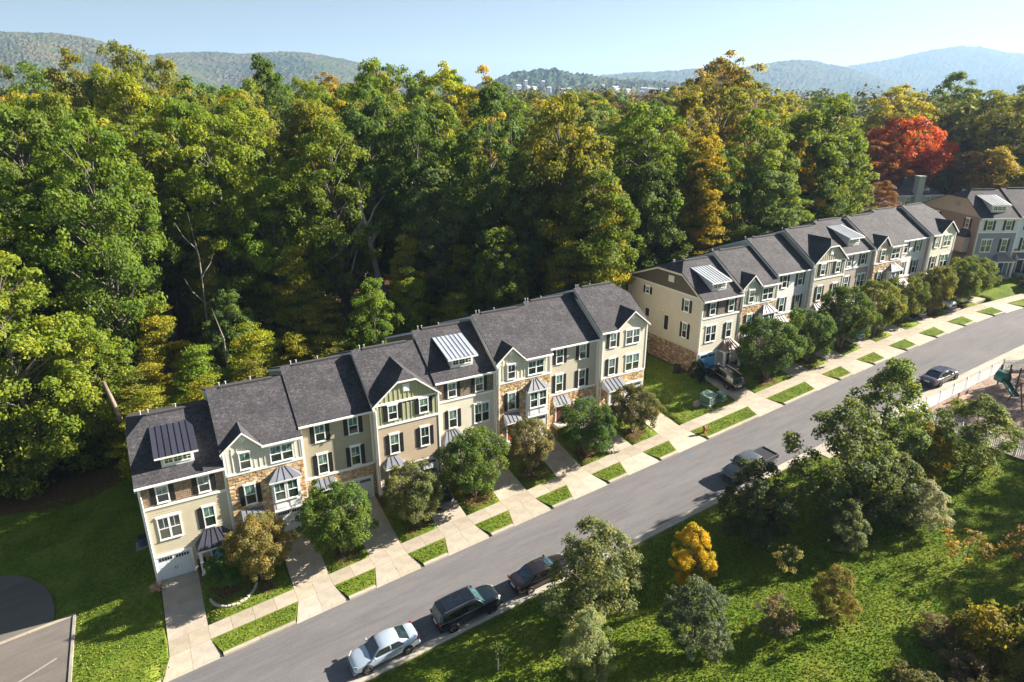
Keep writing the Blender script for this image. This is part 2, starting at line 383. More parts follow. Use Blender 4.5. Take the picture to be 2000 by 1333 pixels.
path = empty('footpath', (0, 0, 0)); path['kind'] = 'structure'
for x0 in np.arange(55, 118, 1.55):
    x1 = x0 + 1.55; c0, c1 = float(CV(x0)), float(CV(x1))
    slab('paving_slab', path, [(x0, -18.75 - c0), (x1, -18.75 - c1), (x1, -17.51 - c1), (x0, -17.51 - c0)], lambda x, y: g(x, -12) + .035, .2, (.42, .36, .28))

# parking lot at lower left
def sheet(name, poly, dz, mat, zf=None, th=.1):
    mb = MB(); mb.plate([(x, y, g(x, y) + dz) for x, y in poly], (0, 0, -th)); return mb.mesh(name, mat)
arc = [(-7.3 - 1.9 * (1 - math.cos(t)), 1.6 + 9.6 * math.sin(t) * .82) for t in np.linspace(0, 1.2, 9)]
poly = [(-40, 1.6 - .0), (-7.3, 1.6)] + [(-7.35, 3.4), (-7.7, 5.2), (-8.35, 7.0), (-9.4, 8.7), (-10.9, 10.2), (-13, 11.4), (-16, 12), (-40, 12)]
def lotmesh(name, poly, dz, mat, th=.12):
    mb = MB(); mb.plate([(x, y, float(S(x)) + dz) for x, y in poly], (0, 0, -th)); return mb.mesh(name, mat)
link('parking_lot', lotmesh('parking_lot', poly, .02, 'lot_asphalt'), kind='structure')
link('parking_lot', lotmesh('parking_lot', [(-40, -14), (-6.0, -14), (-6.0, 1.25), (-40, 1.25)], .02, 'lot_asphalt'), kind='structure')
lk = empty('kerb', (0, 0, 0)); lk['kind'] = 'structure'
for k in range(11):
    x1, x0 = -6.0 - 3 * k, -9.0 - 3 * k
    slab('kerb_stone', lk, [(x0, 1.26), (x1, 1.26), (x1, 1.59), (x0, 1.59)], lambda x, y: float(S(x)) + .04, .3, (.40, .35, .27))
for k in range(5):
    y1, y0 = 1.5 - 3 * k, -1.5 - 3 * k
    slab('kerb_stone', lk, [(-5.99, y0), (-5.8, y0), (-5.8, y1), (-5.99, y1)], lambda x, y: float(S(x)) + .1, .3, (.33, .30, .25))
mb = MB(); mb.plate([(x, y, float(S(x)) + .024) for x, y in [(-9.3, -3.9), (-6.8, -2.9), (-6.85, -2.75), (-9.35, -3.75)]], (0, 0, -.002))
link('bay_line', mb.mesh('bay_line', 'trim'), kind='structure', color=(.30, .275, .245))
# survey paint and a stray mark on the road
mb = MB()
nn_ = 20; mb.add([(45.6 + r_ * math.cos(k * 6.2832 / nn_), -10.6 + .6 * r_ * math.sin(k * 6.2832 / nn_), g(45.6 + r_ * math.cos(k * 6.2832 / nn_), -12) + RZ + .006) for k in range(nn_) for r_ in (.24, .34)], [(2 * k, 2 * k + 1, (2 * k + 3) % (2 * nn_), (2 * k + 2) % (2 * nn_)) for k in range(nn_)])
tag(link('survey_mark', mb.mesh('survey_mark', 'plastic'), color=(.05, .16, .4)), 'small blue survey paint ring on the road by the hydrant', 'road marking')

# ---------------------------------------------------------------- houses
WHITE = (.80, .80, .78); SHUT = (.012, .012, .016); DARKM = (.026, .027, .045); LIGHTM = (.135, .145, .175)
SLOPE, RY, RISE, RB, RE = .66, 4.95, 3.5, 13.1, .45
def roofz(y):   # height above eave level, local y
    return SLOPE * (y + .35) if y <= RY else RISE - (RISE - RE) * (y - RY) / (RB - RY)
EH = 8.6
def lap(w0, w1, z0, z1, exp=.20, yo=0.0):
    """lap boards on the front wall, real overlaps"""
    mb = MB(); z = z0
    while z < z1 - .01:
        zt = min(z + exp, z1)
        mb.add([(w0, yo - .030, z), (w1, yo - .030, z), (w1, yo - .012, zt), (w0, yo - .012, zt), (w0, yo - .008, z), (w1, yo - .008, z)], [(0, 1, 2, 3), (4, 5, 1, 0)]); z += exp
    return mb
def shakes(w0, w1, z0, z1, tone):
    mb = MB(); z = z0; r = random.Random(5)
    while z < z1 - .05:
        zt = min(z + .17, z1); x = w0
        while x < w1 - .02:
            x1 = min(x + r.uniform(.10, .22), w1); f = r.uniform(.75, 1.18); d = r.uniform(.03, .05)
            c = (tone[0] * f, tone[1] * f, tone[2] * f)
            mb.add([(x + .004, -d, z), (x1 - .004, -d, z), (x1 - .004, -.012, zt), (x + .004, -.012, zt), (x + .004, 0, z), (x1 - .004, 0, z)], [(0, 1, 2, 3), (4, 5, 1, 0)], c); x = x1
        z += .17
    return mb
STN = [(.62, .43, .22), (.54, .35, .17), (.68, .52, .32), (.46, .30, .16), (.58, .46, .32), (.74, .61, .43), (.40, .26, .14), (.57, .37, .22)]
STN2 = [(.30, .20, .15), (.24, .15, .11), (.36, .26, .2), (.27, .18, .13), (.33, .24, .17)]
def stone(w0, w1, z0, z1, pal, axis='x', seed=1, hs=(.09, .19)):
    mb = MB(); z = z0; r = random.Random(seed)
    while z < z1 - .02:
        h = min(r.uniform(*hs), z1 - z); x = w0
        if z1 - (z + h) < .05: h = z1 - z
        while x < w1 - .01:
            l = r.uniform(.16, .46); x1 = min(x + l, w1)
            if w1 - x1 < .1: x1 = w1
            f = r.uniform(.75, 1.2); p = r.choice(pal); d = r.uniform(.03, .075); c = (p[0] * f, p[1] * f, p[2] * f)
            a0, a1 = x + .006, x1 - .006; b0, b1 = z + .006, z + h - .006; e = .012
            if axis == 'x': P = lambda u, v, q: (u, -q, v)
            else: P = lambda u, v, q: (-q, u, v)
            vs = [P(a0, b0, 0), P(a1, b0, 0), P(a1, b1, 0), P(a0, b1, 0), P(a0 + e, b0 + e, d), P(a1 - e, b0 + e, d), P(a1 - e, b1 - e, d), P(a0 + e, b1 - e, d)]
            fs = [(4, 5, 6, 7), (0, 1, 5, 4), (1, 2, 6, 5), (2, 3, 7, 6), (3, 0, 4, 7)]
            if axis != 'x': fs = [tuple(reversed(q)) for q in fs]
            mb.add(vs, fs, c); x = x1
        z += h
    return mb
def win_frame(w, h, mull):
    def f():
        mb = MB(); t = .09
        mb.box(0, t, -.075, 0, 0, h); mb.box(w - t, w, -.075, 0, 0, h); mb.box(t, w - t, -.075, 0, 0, t); mb.box(-.05, w + .05, -.10, 0, h - .02, h + .14)
        mb.box(t, w - t, -.07, 0, h - t, h - .02); mb.box(t, w - t, -.065, 0, h / 2 - .03, h / 2 + .03); mb.box(-.03, w + .03, -.11, -.076, -.04, .035)
        n = 2 if mull else 1; pw = (w - 2 * t) / n
        if mull: mb.box(w / 2 - .07, w / 2 + .07, -.072, 0, t, h - t)
        for k in range(n):
            cx = t + pw * (k + .5); mb.box(cx - .014, cx + .014, -.055, -.01, h / 2 + .03, h - t)
            if not mull: pass
        return mb.mesh('window', 'trim')
    return cached(('wf', round(w, 2), round(h, 2), mull), f)
TINT = [(.03, .05, .05), (.015, .02, .025), (.05, .10, .09), (.02, .03, .03)]
def pane(parent, x0, x1, z0, z1, yy=-.046, color=None, rot=None):
    wd, ht = x1 - x0, z1 - z0
    def f():
        mb = MB(); mb.box(0, wd, 0, .012, 0, ht); return mb.mesh('pane', 'window_glass')
    me = cached(('pane', round(wd, 2), round(ht, 2)), f)
    return link('pane', me, parent, (x0, yy, z0), color or random.choice(TINT))
def window(par, x, z, w, h, shut='both', mull=False, rot=None, loc=None, sc=SHUT, sash=True):
    loc_ = loc or (x, -.008, z)
    fr = link('window', win_frame(w, h, mull), par, loc_, WHITE, rot=rot); t = .09
    cols = [random.choice([(.10, .22, .19), (.06, .14, .12), (.03, .05, .05), (.14, .25, .20)]), random.choice([(.02, .03, .03), (.03, .045, .04)])]  # upper panes: teal reflection put into the glass colour; lower panes stay dark
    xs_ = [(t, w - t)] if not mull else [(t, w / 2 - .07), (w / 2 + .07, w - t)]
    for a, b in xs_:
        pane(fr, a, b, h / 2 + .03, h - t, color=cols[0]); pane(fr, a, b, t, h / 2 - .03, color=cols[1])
    if shut:
        def f():
            mb = MB(); sw = .36; mb.box(0, sw, -.05, 0, 0, h)
            for k in range(3): mb.box(.03, sw - .03, -.065, -.05, h * (.04 + .33 * k), h * (.04 + .33 * k) + h * .27)
            return mb.mesh('shutter', 'shutter')
        me = cached(('sh', round(h, 2)), f)
        for sx in ((-.38,) if shut == 'left' else (w + .02,) if shut == 'right' else (-.38, w + .02)):
            if rot is None: link('shutter', me, par, (x + sx, loc_[1], z), sc)
            else: link('shutter', me, par, Vector(loc) + Matrix.Rotation(rot[2], 3, 'Z') @ Vector((sx, 0, 0)), sc, rot=rot)
    return fr
def metal_roof(par, name, L0, L1, U0, U1, color, n=5, fascia=True, yf=None, hipL=None, hipR=None):
    """sloping metal roof: lower edge L0-L1, upper edge U0-U1 (Vectors); one panel object per pan"""
    L0, L1, U0, U1 = map(Vector, (L0, L1, U0, U1)); root = MB()
    nv = (L1 - L0).cross(U0 - L0).normalized()
    if nv.z < 0: nv = -nv
    root.plate([L0 - nv * .01, L1 - nv * .01, U1 - nv * .01, U0 - nv * .01], -nv * .05)
    if fascia:
        d = Vector((0, 0, -.16)); root.plate([L0 + d, L1 + d, L1, L0], (L1 - L0).normalized().cross(Vector((0, 0, 1))) * -.05)
    o = link(name, root.mesh(name, 'trim'), par, color=WHITE)
    for k in range(n):
        a, b = k / n, (k + 1) / n
        p = [L0.lerp(L1, a), L0.lerp(L1, b), U0.lerp(U1, b), U0.lerp(U1, a)]
        mb = MB(); mb.plate([q + nv * .012 for q in p], -nv * .02)
        e = (p[3] - p[0]); r_ = .02
        sx = (L1 - L0).normalized() * r_
        mb.plate([p[0] - sx + nv * .07, p[0] + sx + nv * .07, p[3] + sx + nv * .07, p[3] - sx + nv * .07], -nv * .06)
        f = random.uniform(.85, 1.12)
        link('roof_panel', mb.mesh('roof_panel', 'metal_roof'), o, color=tuple(c * f for c in color))
    return o
def tri_roof(par, pts, color):
    mb = MB(); a, b, c = map(Vector, pts[:3]); nv = (b - a).cross(c - a).normalized()
    if nv.z < 0: pts = pts[::-1]; nv = -nv
    mb.plate(pts, -nv * .05); return link('roof_panel', mb.mesh('roof_panel', 'metal_roof'), par, color=color)
def porch(par, x0, x1, d, z0, z1, color, hip=.0, n=4, cols=False, yb=0):
    o = metal_roof(par, 'porch_roof', (x0, -d, z0), (x1, -d, z0), (x0 + hip, yb, z1), (x1 - hip, yb, z1), color, n)
    if hip:
        tri_roof(o, [(x0, -d, z0), (x0 + hip, yb, z1), (x0, yb, z0)], color); tri_roof(o, [(x1, -d, z0), (x1, yb, z0), (x1 - hip, yb, z1)], color)
        mb = MB(); mb.box(x0 - .001, x0 + .04, -d + .05, 0, z0 - .16, z0 - .002); mb.box(x1 - .04, x1 + .001, -d + .05, 0, z0 - .16, z0 - .002); mb.box(x0 + .05, x1 - .05, -d + .06, 0, z0 - .07, z0 - .03)
    else:
        mb = MB(); mb.add([(x0, -d + .05, z0 - .16), (x0, yb, z0 - .16), (x0, yb, z1 - .06), (x0, -d + .05, z0 - .06)], [(3, 2, 1, 0)])
        mb.add([(x1, -d + .05, z0 - .16), (x1, yb, z0 - .16), (x1, yb, z1 - .06), (x1, -d + .05, z0 - .06)], [(0, 1, 2, 3)]); mb.box(x0 + .05, x1 - .05, -d + .06, 0, z0 - .07, z0 - .03)
    link('soffit', mb.mesh('soffit', 'trim'), o, color=WHITE)
    if cols:
        for cx in (x0 + .22, x1 - .22):
            def f():
                m = MB(); m.box(-.12, .12, -.12, .12, -1.4, z0 - .16); m.box(-.16, .16, -.16, .16, -.1, .12); m.box(-.15, .15, -.15, .15, z0 - .3, z0 - .17); return m.mesh('porch_column', 'trim')
            link('porch_column', cached(('pc', z0), f), par, (cx, -d + .25, 0), WHITE)
    else:
        for cx in (x0 + .1, x1 - .14):
            m = MB(); m.plate([(cx, -d + .12, z0 - .1), (cx, 0, z0 - .1), (cx, 0, z0 - .75)], (.05, 0, 0)); link('bracket', m.mesh('bracket', 'trim'), par, color=WHITE)
    return o
def garage(par, x0, x1, color=(.62, .66, .70)):
    m = MB(); t = .1
    m.box(x0 - t, x0, -.13, 0, -.3, 2.2); m.box(x1, x1 + t, -.13, 0, -.3, 2.2); m.box(x0 - t - .02, x1 + t + .02, -.15, 0, 2.1, 2.28)
    link('garage_trim', m.mesh('garage_trim', 'trim'), par, color=WHITE)
    m = MB(); m.box(x0, x1, -.085, 0, -.3, 2.1); n = 4
    for k in range(4):
        z = k * .525
        for j in range(4):
            a = x0 + .06 + j * (x1 - x0 - .06) / 4; m.box(a, a + (x1 - x0) / 4 - .1, -.098, -.085, z + .06, z + .47)
    d = link('garage_door', m.mesh('garage_door', 'trim'), par, color=color)
    for j in range(10):
        if j in (4, 5) and False: continue
        wd = (x1 - x0 - .5) / 10; gx = x0 + .14 + j * wd + (.22 if j > 4 else 0)
        pane(d, gx, gx + wd - .05, 1.72, 1.97, -.112, (.012, .014, .02))
    hm = cached('gh', lambda: MB().box(-.02, .02, -.05, 0, 0, .22).mesh('handle', 'plastic'))
    for sx in (-.07, .07): link('handle', hm, d, ((x0 + x1) / 2 + sx, -.1, .75), (.02, .02, .02))
def door(par, x, color, z=.25):
    m = MB(); m.box(x - .1, x, -.13, 0, z, z + 2.2); m.box(x + .95, x + 1.05, -.13, 0, z, z + 2.2); m.box(x - .12, x + 1.07, -.14, 0, z + 2.1, z + 2.25)
    link('door_frame', m.mesh('door_frame', 'trim'), par, color=WHITE)
    m = MB(); m.box(x, x + .95, -.085, 0, z, z + 2.1)
    for a in (.1, .53):
        for b, h in ((.15, .6), (.9, .5), (1.5, .45)): m.box(x + a, x + a + .32, -.1, -.085, z + b, z + b + h)
    d = link('front_door', m.mesh('front_door', 'trim'), par, color=color)
    k = MB(); k.tube([(x + .86, -.1, z + 1), (x + .86, -.03, z + 1)], .035, 8); link('handle', k.mesh('handle', 'chrome'), d, color=(.5, .45, .35))
    m = MB(); m.box(x - .35, x + 1.3, -1.25, -.0, -1.2, z - .02); m.box(x - .15, x + 1.1, -1.6, -1.25, -1.2, z - .2); link('step', m.mesh('step', 'concrete'), par, color=(.36, .33, .29))
def dormer(par, E, color):
    y0, z0, y1 = .25, E + 1.78, 3.85; z1 = E + roofz(y1) + .03
    m = MB(); fy = .7; fb = E + roofz(fy) - .1
    m.plate([(1.9, fy, fb), (4.2, fy, fb), (4.2, fy, z0 + .12), (1.9, fy, z0 + .12)], (0, .1, 0))
    for sx in (1.9, 4.14): m.plate([(sx, fy + .1, fb), (sx, fy + .1, z0 + .12), (sx, y1 - .3, z1 - .12), (sx, y1 - .3, z1 - .5)], (.06, 0, 0))
    d = link('dormer', m.mesh('dormer', 'siding'), par, color=(.62, .63, .62))
    metal = metal_roof(par, 'dormer_roof', (1.5, y0, z0), (4.55, y0, z0), (1.5, y1, z1), (4.55, y1, z1), color, 7)
    m = MB(); zc = fb + .42
    m.box(2.05, 4.05, fy - .05, fy - .002, zc - .1, zc); m.box(2.05, 4.05, fy - .05, fy - .002, zc + .46, zc + .56)
    for k in range(4): m.box(2.05 + k * .64, 2.05 + k * .64 + .12, fy - .048, fy - .002, zc, zc + .46)
    for k in range(3): m.box(2.17 + k * .64 + .245, 2.17 + k * .64 + .275, fy - .04, fy - .022, zc, zc + .46); m.box(2.17 + k * .64, 2.17 + k * .64 + .52, fy - .039, fy - .023, zc + .215, zc + .245)
    f = link('window', m.mesh('window', 'trim'), par, color=WHITE)
    for k in range(3): pane(f, 2.17 + k * .64, 2.69 + k * .64, zc, zc + .46, fy - .022, (.05, .07, .02))
def small_gable(par, E, xl, xp, xr, dz, y=-.3, extent=0, face=True, wallcol=None, bat=True):
    """cross gable: peak xp, eaves at xl and xr, rise dz"""
    zp = E + dz; yb = (dz) / SLOPE - .35 + .5; m = MB()
    for xe in (xl, xr):
        p = [(xe, y, E + .02), (xp, y, zp), (xp, yb, zp), (xe, -.2, E + .02)] if xe < xp else [(xp, y, zp), (xe, y, E + .02), (xe, -.2, E + .02), (xp, yb, zp)]
        if xe < xp: p = p[::-1]
        m.plate(p if xe > xp else [p[0], p[1], p[2], p[3]], (0, 0, -.12))
    o = link('gable_roof', m.mesh('gable_roof', 'shingles'), par)
    m = MB()   # rake boards
    for xe in (xl, xr):
        a, b = Vector((xe, y - .012, E - .0)), Vector((xp, y - .012, zp - .0)); q = [a, b, b + Vector((0, 0, -.17)), a + Vector((0, 0, -.17))]
        if xe < xp: q = q[::-1]
        m.plate(q, (0, .09, 0))
    link('rake_board', m.mesh('rake_board', 'trim'), par, color=WHITE)
    m = MB(); m.plate([(max(xl + .18, .03), -.024, E - .3), (min(xr - .18, 6.07), -.024, E - .3), (min(xr - .18, 6.07), -.024, E - .08), (xp, -.024, zp - .2), (max(xl + .18, .03), -.024, E - .08)], (0, .4, 0))
    link('gable_wall', m.mesh('gable_wall', 'siding'), par, color=wallcol)
    if bat:
        for k in range(int((xr - xl - .6) / .4)):
            bx_ = xl + .45 + k * .4; hh = (1 - abs(bx_ - xp) / ((xp - xl) if bx_ < xp else (xr - xp))) * dz - .3
            if hh > .1: batten(par, bx_, E - .25, hh)
    pt = MB(); pt.plate([(xp - .28, -.05, zp - .75), (xp, -.05, zp - 1.0), (xp + .28, -.05, zp - .75), (xp, -.05, zp - .42)], (0, .03, 0)); link('gable_ornament', pt.mesh('gable_ornament', 'trim'), par, color=WHITE)
BATC = [(.6, .6, .6)]
def batten(par, x, z, h, color=None):
    hh = round(h * 20) / 20
    me = cached(('bat', hh), lambda: MB().box(0, .05, -.055, -.02, 0, max(hh, .05)).mesh('batten', 'siding'))
    return link('batten', me, par, (x, 0, z), color or BATC[0])
def big_gable(par, E, wallcol, batcol, zc=1.95):
    y = -.3; xl, xr = -.16, 6.26; c0, c1, xp = 2.2, 3.9, 3.05; zt = E + zc; zp = E + 2.75; ya = y + .75; yb = (zp - E) / SLOPE - .35 + .3
    m = MB()
    m.plate([(xl, y, E + .03), (c0, y, zt), (xp, ya, zp), (xp, yb, zp), (xl, -.2, E + .03)][::-1], (0, 0, -.12))
    m.plate([(c1, y, zt), (xr, y, E + .03), (xr, -.2, E + .03), (xp, yb, zp), (xp, ya, zp)][::-1][::-1], (0, 0, -.12))
    m.plate([(c0, y, zt), (c1, y, zt), (xp, ya, zp)], (0, 0, -.12))
    link('gable_roof', m.mesh('gable_roof', 'shingles'), par)
    m = MB(); pts = [(xl, E), (c0, zt), (c1, zt), (xr, E)]
    for (a, za), (b, zb) in zip(pts[:-1], pts[1:]): m.plate([(a, y - .012, za - .17), (b, y - .012, zb - .17), (b, y - .012, zb), (a, y - .012, za)], (0, .09, 0))
    link('rake_board', m.mesh('rake_board', 'trim'), par, color=WHITE)
    m = MB(); m.plate([(.05, -.02, E - .3), (6.05, -.02, E - .3), (6.05, -.02, E - .1), (3.95, -.02, zt - .15), (2.15, -.02, zt - .15), (.05, -.02, E - .1)], (0, .4, 0))
    link('gable_wall', m.mesh('gable_wall', 'siding'), par, color=wallcol)
    for k in range(14):
        x = .25 + k * .42; hh = min(zc - .15, (x - xl) * .83, (xr - x) * .83) - .1
        if hh > .15: batten(par, x, E + .06, hh, batcol)
    b = MB(); b.box(.05, 6.05, -.09, -.021, E - .12, E + .06); link('band_board', b.mesh('band_board', 'trim'), par, color=WHITE)
    v = MB(); v.box(2.75, 3.35, -.08, -.021, E + .78, E + 1.5)
    for k in range(6): v.box(2.8, 3.3, -.1, -.08, E + .83 + k * .11, E + .89 + k * .11)
    link('gable_vent', v.mesh('gable_vent', 'trim'), par, color=WHITE)
def bay(par, x0=3.2, x1=5.4):
    d = .6; m = MB(); m.box(x0, x1, -d, -.0, 2.5, 5.28)
    for k in range(2):
        a = x0 + .16 + k * (x1 - x0) / 2
        m.box(a, a + (x1 - x0) / 2 - .28, -d - .025, -d, 2.68, 3.28)
    m.box(x0 - .04, x1 + .04, -d - .05, 0, 2.42, 2.54); m.box(x0 - .03, x1 + .03, -d - .04, 0, 5.2, 5.34)
    b = link('bay_window', m.mesh('bay_window', 'trim'), par, color=(.78, .79, .80))
    fr = link('sash', win_frame((x1 - x0) / 2 - .18, 1.7, False), b, (x0 + .13, -d, 3.42), WHITE); fr2 = link('sash', win_frame((x1 - x0) / 2 - .18, 1.7, False), b, (x0 + .05 + (x1 - x0) / 2, -d, 3.42), WHITE)
    ww = (x1 - x0) / 2 - .18
    for ox in (x0 + .13, x0 + .05 + (x1 - x0) / 2):
        for za, zb in ((.09, .82), (.88, 1.61)): pane(b, ox + .09, ox + ww - .09, 3.42 + za, 3.42 + zb, -d - .028, (.03, .05, .045) if za < .5 else (.07, .15, .12))  # greener upper panes hold a painted reflection in their base colour
    o = metal_roof(par, 'bay_roof', (x0 - .2, -d - .22, 5.36), (x1 + .2, -d - .22, 5.36), (x0 + .75, .0, 6.2), (x1 - .75, .0, 6.2), LIGHTM, 4)
    tri_roof(o, [(x0 - .2, -d - .22, 5.36), (x0 + .75, 0, 6.2), (x0 - .2, 0, 5.36)], LIGHTM); tri_roof(o, [(x1 + .2, -d - .22, 5.36), (x1 + .2, 0, 5.36), (x1 - .75, 0, 6.2)], LIGHTM)

def house(idx, x0, yf, E, spec, label, group, rz=0, origin=None):
    b = E - EH; loc = (x0, yf, b) if origin is None else origin
    t = empty('townhouse', loc, rz, label, 'townhouse', group)
    W = WID; Ez = EH; sc = spec['side']; z0 = -3.2; BATC[0] = spec.get('bat', (.6, .6, .6))
    hl, hr = spec.get('hipL'), spec.get('hipR')
    # core walls
    prof = [(0, z0), (12.8, z0), (12.8, Ez + .42), (RY, Ez + RISE - .14), (0, Ez + .08)]
    if hl or hr: prof = [(0, z0), (12.8, z0), (12.8, Ez + .42), (7.6, Ez + 2.36), (3.5, Ez + 2.36), (0, Ez + .08)]
    m = MB()
    xa = .02
    n = len(prof); m.plate([(xa, y, z) for y, z in prof][::-1], (W - .04, 0, 0))
    link('wall', m.mesh('wall', 'siding'), t, color=sc)
    m = MB(); z = z0   # lap lines on the side walls
    # roof
    m = MB(); L = -.14 if spec.get('ovL', True) else .002; Rr = W + (.14 if spec.get('ovR') else -.002)
    def slope(poly): m.plate(poly, (0, 0, -.13))
    F0, F1 = (L, -.36, Ez), (Rr, -.36, Ez)
    kz = Ez + 2.5; ky = 3.44; kb = 7.62
    aL, aR = 1.35, W - 1.35
    gb_ = spec.get('gable'); cut = (L, Rr) if spec.get('big') else None
    if gb_: cut = (L, gb_[2] - .12) if gb_[0] < 0 else (gb_[0] + .12, Rr)
    ez_ = lambda y: Ez + SLOPE * (y + .36)
    edge_ = [F0, F1]
    if cut:
        a_, b_2 = cut; edge_ = ([] if a_ <= L + .01 else [F0, (a_, -.36, Ez)]) + [(a_, .15, ez_(.15)), (b_2, .15, ez_(.15))] + ([] if b_2 >= Rr - .01 else [(b_2, -.36, Ez), F1])
    front = edge_ + ([(Rr, ky, kz), (aR, RY, Ez + RISE)] if hr else [(Rr, RY, Ez + RISE)]) + ([(aL, RY, Ez + RISE), (L, ky, kz)] if hl else [(L, RY, Ez + RISE)])
    back = [(Rr, RB, Ez + RE), (L, RB, Ez + RE)] + ([(L, kb, kz), (aL, RY, Ez + RISE)] if hl else [(L, RY, Ez + RISE)]) + ([(aR, RY, Ez + RISE), (Rr, kb, kz)] if hr else [(Rr, RY, Ez + RISE)])
    slope(front); slope(back)
    if hl: slope([(L, kb, kz), (L, ky, kz), (aL, RY, Ez + RISE)])
    if hr: slope([(Rr, ky, kz), (Rr, kb, kz), (aR, RY, Ez + RISE)])
    rf = link('roof', m.mesh('roof', 'shingles'), t)
    m = MB(); m.box(1.4 if hl else .9, W - (1.4 if hr else 1.0), RY - .16, RY + .16, Ez + RISE - .06, Ez + RISE + .07); link('ridge_vent', m.mesh('ridge_vent', 'rubber'), rf, color=(.05, .048, .05))
    for k, (px, py) in enumerate(spec.get('pipes', [(1.0, 6.2), (1.55, 6.6), (3.6, 7.2)])):
        pm = cached('pipe', lambda: MB().tube([(0, 0, -.3), (0, 0, .34)], .05, 8).tube([(0, 0, .30), (0, 0, .38)], .07, 8).mesh('vent_pipe', 'plastic'))
        link('vent_pipe', pm, rf, (px, py, Ez + roofz(py)), (.46, .45, .44))
    ga, gb2 = max(spec.get('gutL', L), L), Rr
    if cut:
        if cut[0] <= L + .01: ga = cut[1]
        else: gb2 = cut[0]
    if gb2 - ga > .3:
        m = MB(); m.box(ga, gb2, -.46, -.361, Ez - .13, Ez + .02); m.box(max(ga, .05), min(gb2, W - .05), -.36, -.0, Ez - .12, Ez - .08)
        link('gutter', m.mesh('gutter', 'trim'), t, color=WHITE)
    else: ga, gb2 = 0, 0
    if spec.get('ovL', True):   # rake trim on the left gable, and right when it shows
        m = MB()
        pts = ([(-.36, Ez), (ky, kz), (kb, kz), (RB, Ez + RE)] if hl else [(-.36, Ez), (RY, Ez + RISE), (RB, Ez + RE)])
        for (a, za), (b_, zb) in zip(pts[:-1], pts[1:]): m.plate([(L + .01, a, za - .36), (L + .01, a, za - .15), (L + .01, b_, zb - .15), (L + .01, b_, zb - .36)][::-1], (.03, 0, 0))
        link('rake_board', m.mesh('rake_board', 'trim'), t, color=spec.get('rake', WHITE))
    # facade zones
    top_ = Ez - .1
    for zn in spec['zones']:
        za, zb, kind, c = zn
        if kind == 'lap': link('siding', lap(.12, W - .12, za, zb).mesh('siding', 'siding'), t, color=c, kind='stuff')
        elif kind == 'shake': link('shake_siding', shakes(.12, W - .12, za, zb, c).mesh('shake_siding', 'shake_wood'), t, kind='stuff')
        elif kind == 'stone': link('stone_veneer', stone(.1, W - .1, za, zb, c, seed=idx + 3).mesh('stone_veneer', 'pieces'), t, kind='stuff')
        elif kind == 'batten':
            link('wall_panel', MB().box(.1, W - .1, -.02, 0, za, zb).mesh('wall_panel', 'siding'), t, color=c)
            for k in range(15): batten(t, .22 + k * .40, za, zb - za)
    m = MB(); 
    for zz in spec['bands']: m.box(.1, W - .1, -.085, 0, zz - .1, zz + .1)
    if gb2 - ga > .3: m.box(max(.1, ga), min(W - .1, gb2), -.06, 0, Ez - .24, Ez - .09)
    link('band_board', m.mesh('band_board', 'trim'), t, color=WHITE)
    cz = spec.get('cornerbase', -1.5)
    cm = cached(('cb', cz), lambda: MB().box(-.03, .12, -.07, .12, cz, EH - .1).mesh('corner_board', 'trim'))
    link('corner_board', cm, t, (.025, 0, 0), WHITE); link('corner_board', cm, t, (W - .105, 0, 0), WHITE)
    if spec.get('downspout'):
        m = MB(); m.tube([(.3, -.3, Ez - .1), (.16, -.12, Ez - .45), (.16, -.12, -.2)], .045, 8); link('downspout', m.mesh('downspout', 'trim'), t, color=WHITE)
    for (x, z, w_, h, sh, mu) in spec['win']:
        st_z = [zn for zn in spec['zones'] if zn[2] in ('stone', 'batten') and zn[0] < z + h / 2 < zn[1]]
        window(t, x, z, w_, h, sh, mu, loc=(x, -.04, z) if st_z else None)
    garage(t, *spec['garage'], spec.get('gcol', (.62, .66, .70))); 
    if 'door' in spec: door(t, spec['door'][0], spec['door'][1])
    for p in spec.get('porch', []): porch(t, *p[0], **p[1])
    if spec.get('dormer'): dormer(t, Ez, spec['dormer'])
    if spec.get('gable'): small_gable(t, Ez, *spec['gable'], wallcol=spec.get('gcolr'), bat=spec.get('gbat', True))
    if spec.get('big'): big_gable(t, Ez, spec['big'][0], spec['big'][1])
    if spec.get('bay'): bay(t)
    return t
SW = .9
def two(zl, h, x1=1.15, x2=4.0, sh='both'): return [(x1, zl, SW, h, sh, False), (x2, zl, SW, h, sh, False)]
BEIGE = (.52, .465, .345); SAND = (.50, .46, .36); CREAM = (.64, .595, .48); TAN = (.46, .365, .265); KHAKI = (.37, .325, .235)
SAGE = (.38, .38, .22); PUTTY = (.60, .58, .50); TAUPE = (.26, .21, .155); GREYB = (.24, .27, .32); PALE = (.60, .62, .58); BROWN = (.075, .058, .045)
LG = (3.3, 5.7)
def canopy(x0=.72, x1=2.4, **k): return ((x0, x1, .8, 2.5, 3.15, LIGHTM), k)
T = {}
def dormertype(shake, body, dcol, hipL=None, pcol=DARKM, **k):
    return dict(side=body, hipL=hipL, zones=[(6.55, 8.5, 'shake', shake), (.0, 6.5, 'lap', body)], bands=[6.5],
                win=two(6.78, 1.45, 1.15, 4.05) + [(.83, 3.55, 1.65, 1.95, None, True), (4.05, 3.6, SW, 1.85, 'left', False)], garage=(.32, 2.75), door=(4.2, (.03, .08, .13)),
                porch=[((3.12, 6.05, 1.25, 2.35, 3.35, pcol), dict(hip=.8, n=5, cols=True))], dormer=dcol, **k)
H = []
H.append(dormertype((.30, .215, .15), BEIGE, DARKM, hipL=True, downspout=True))
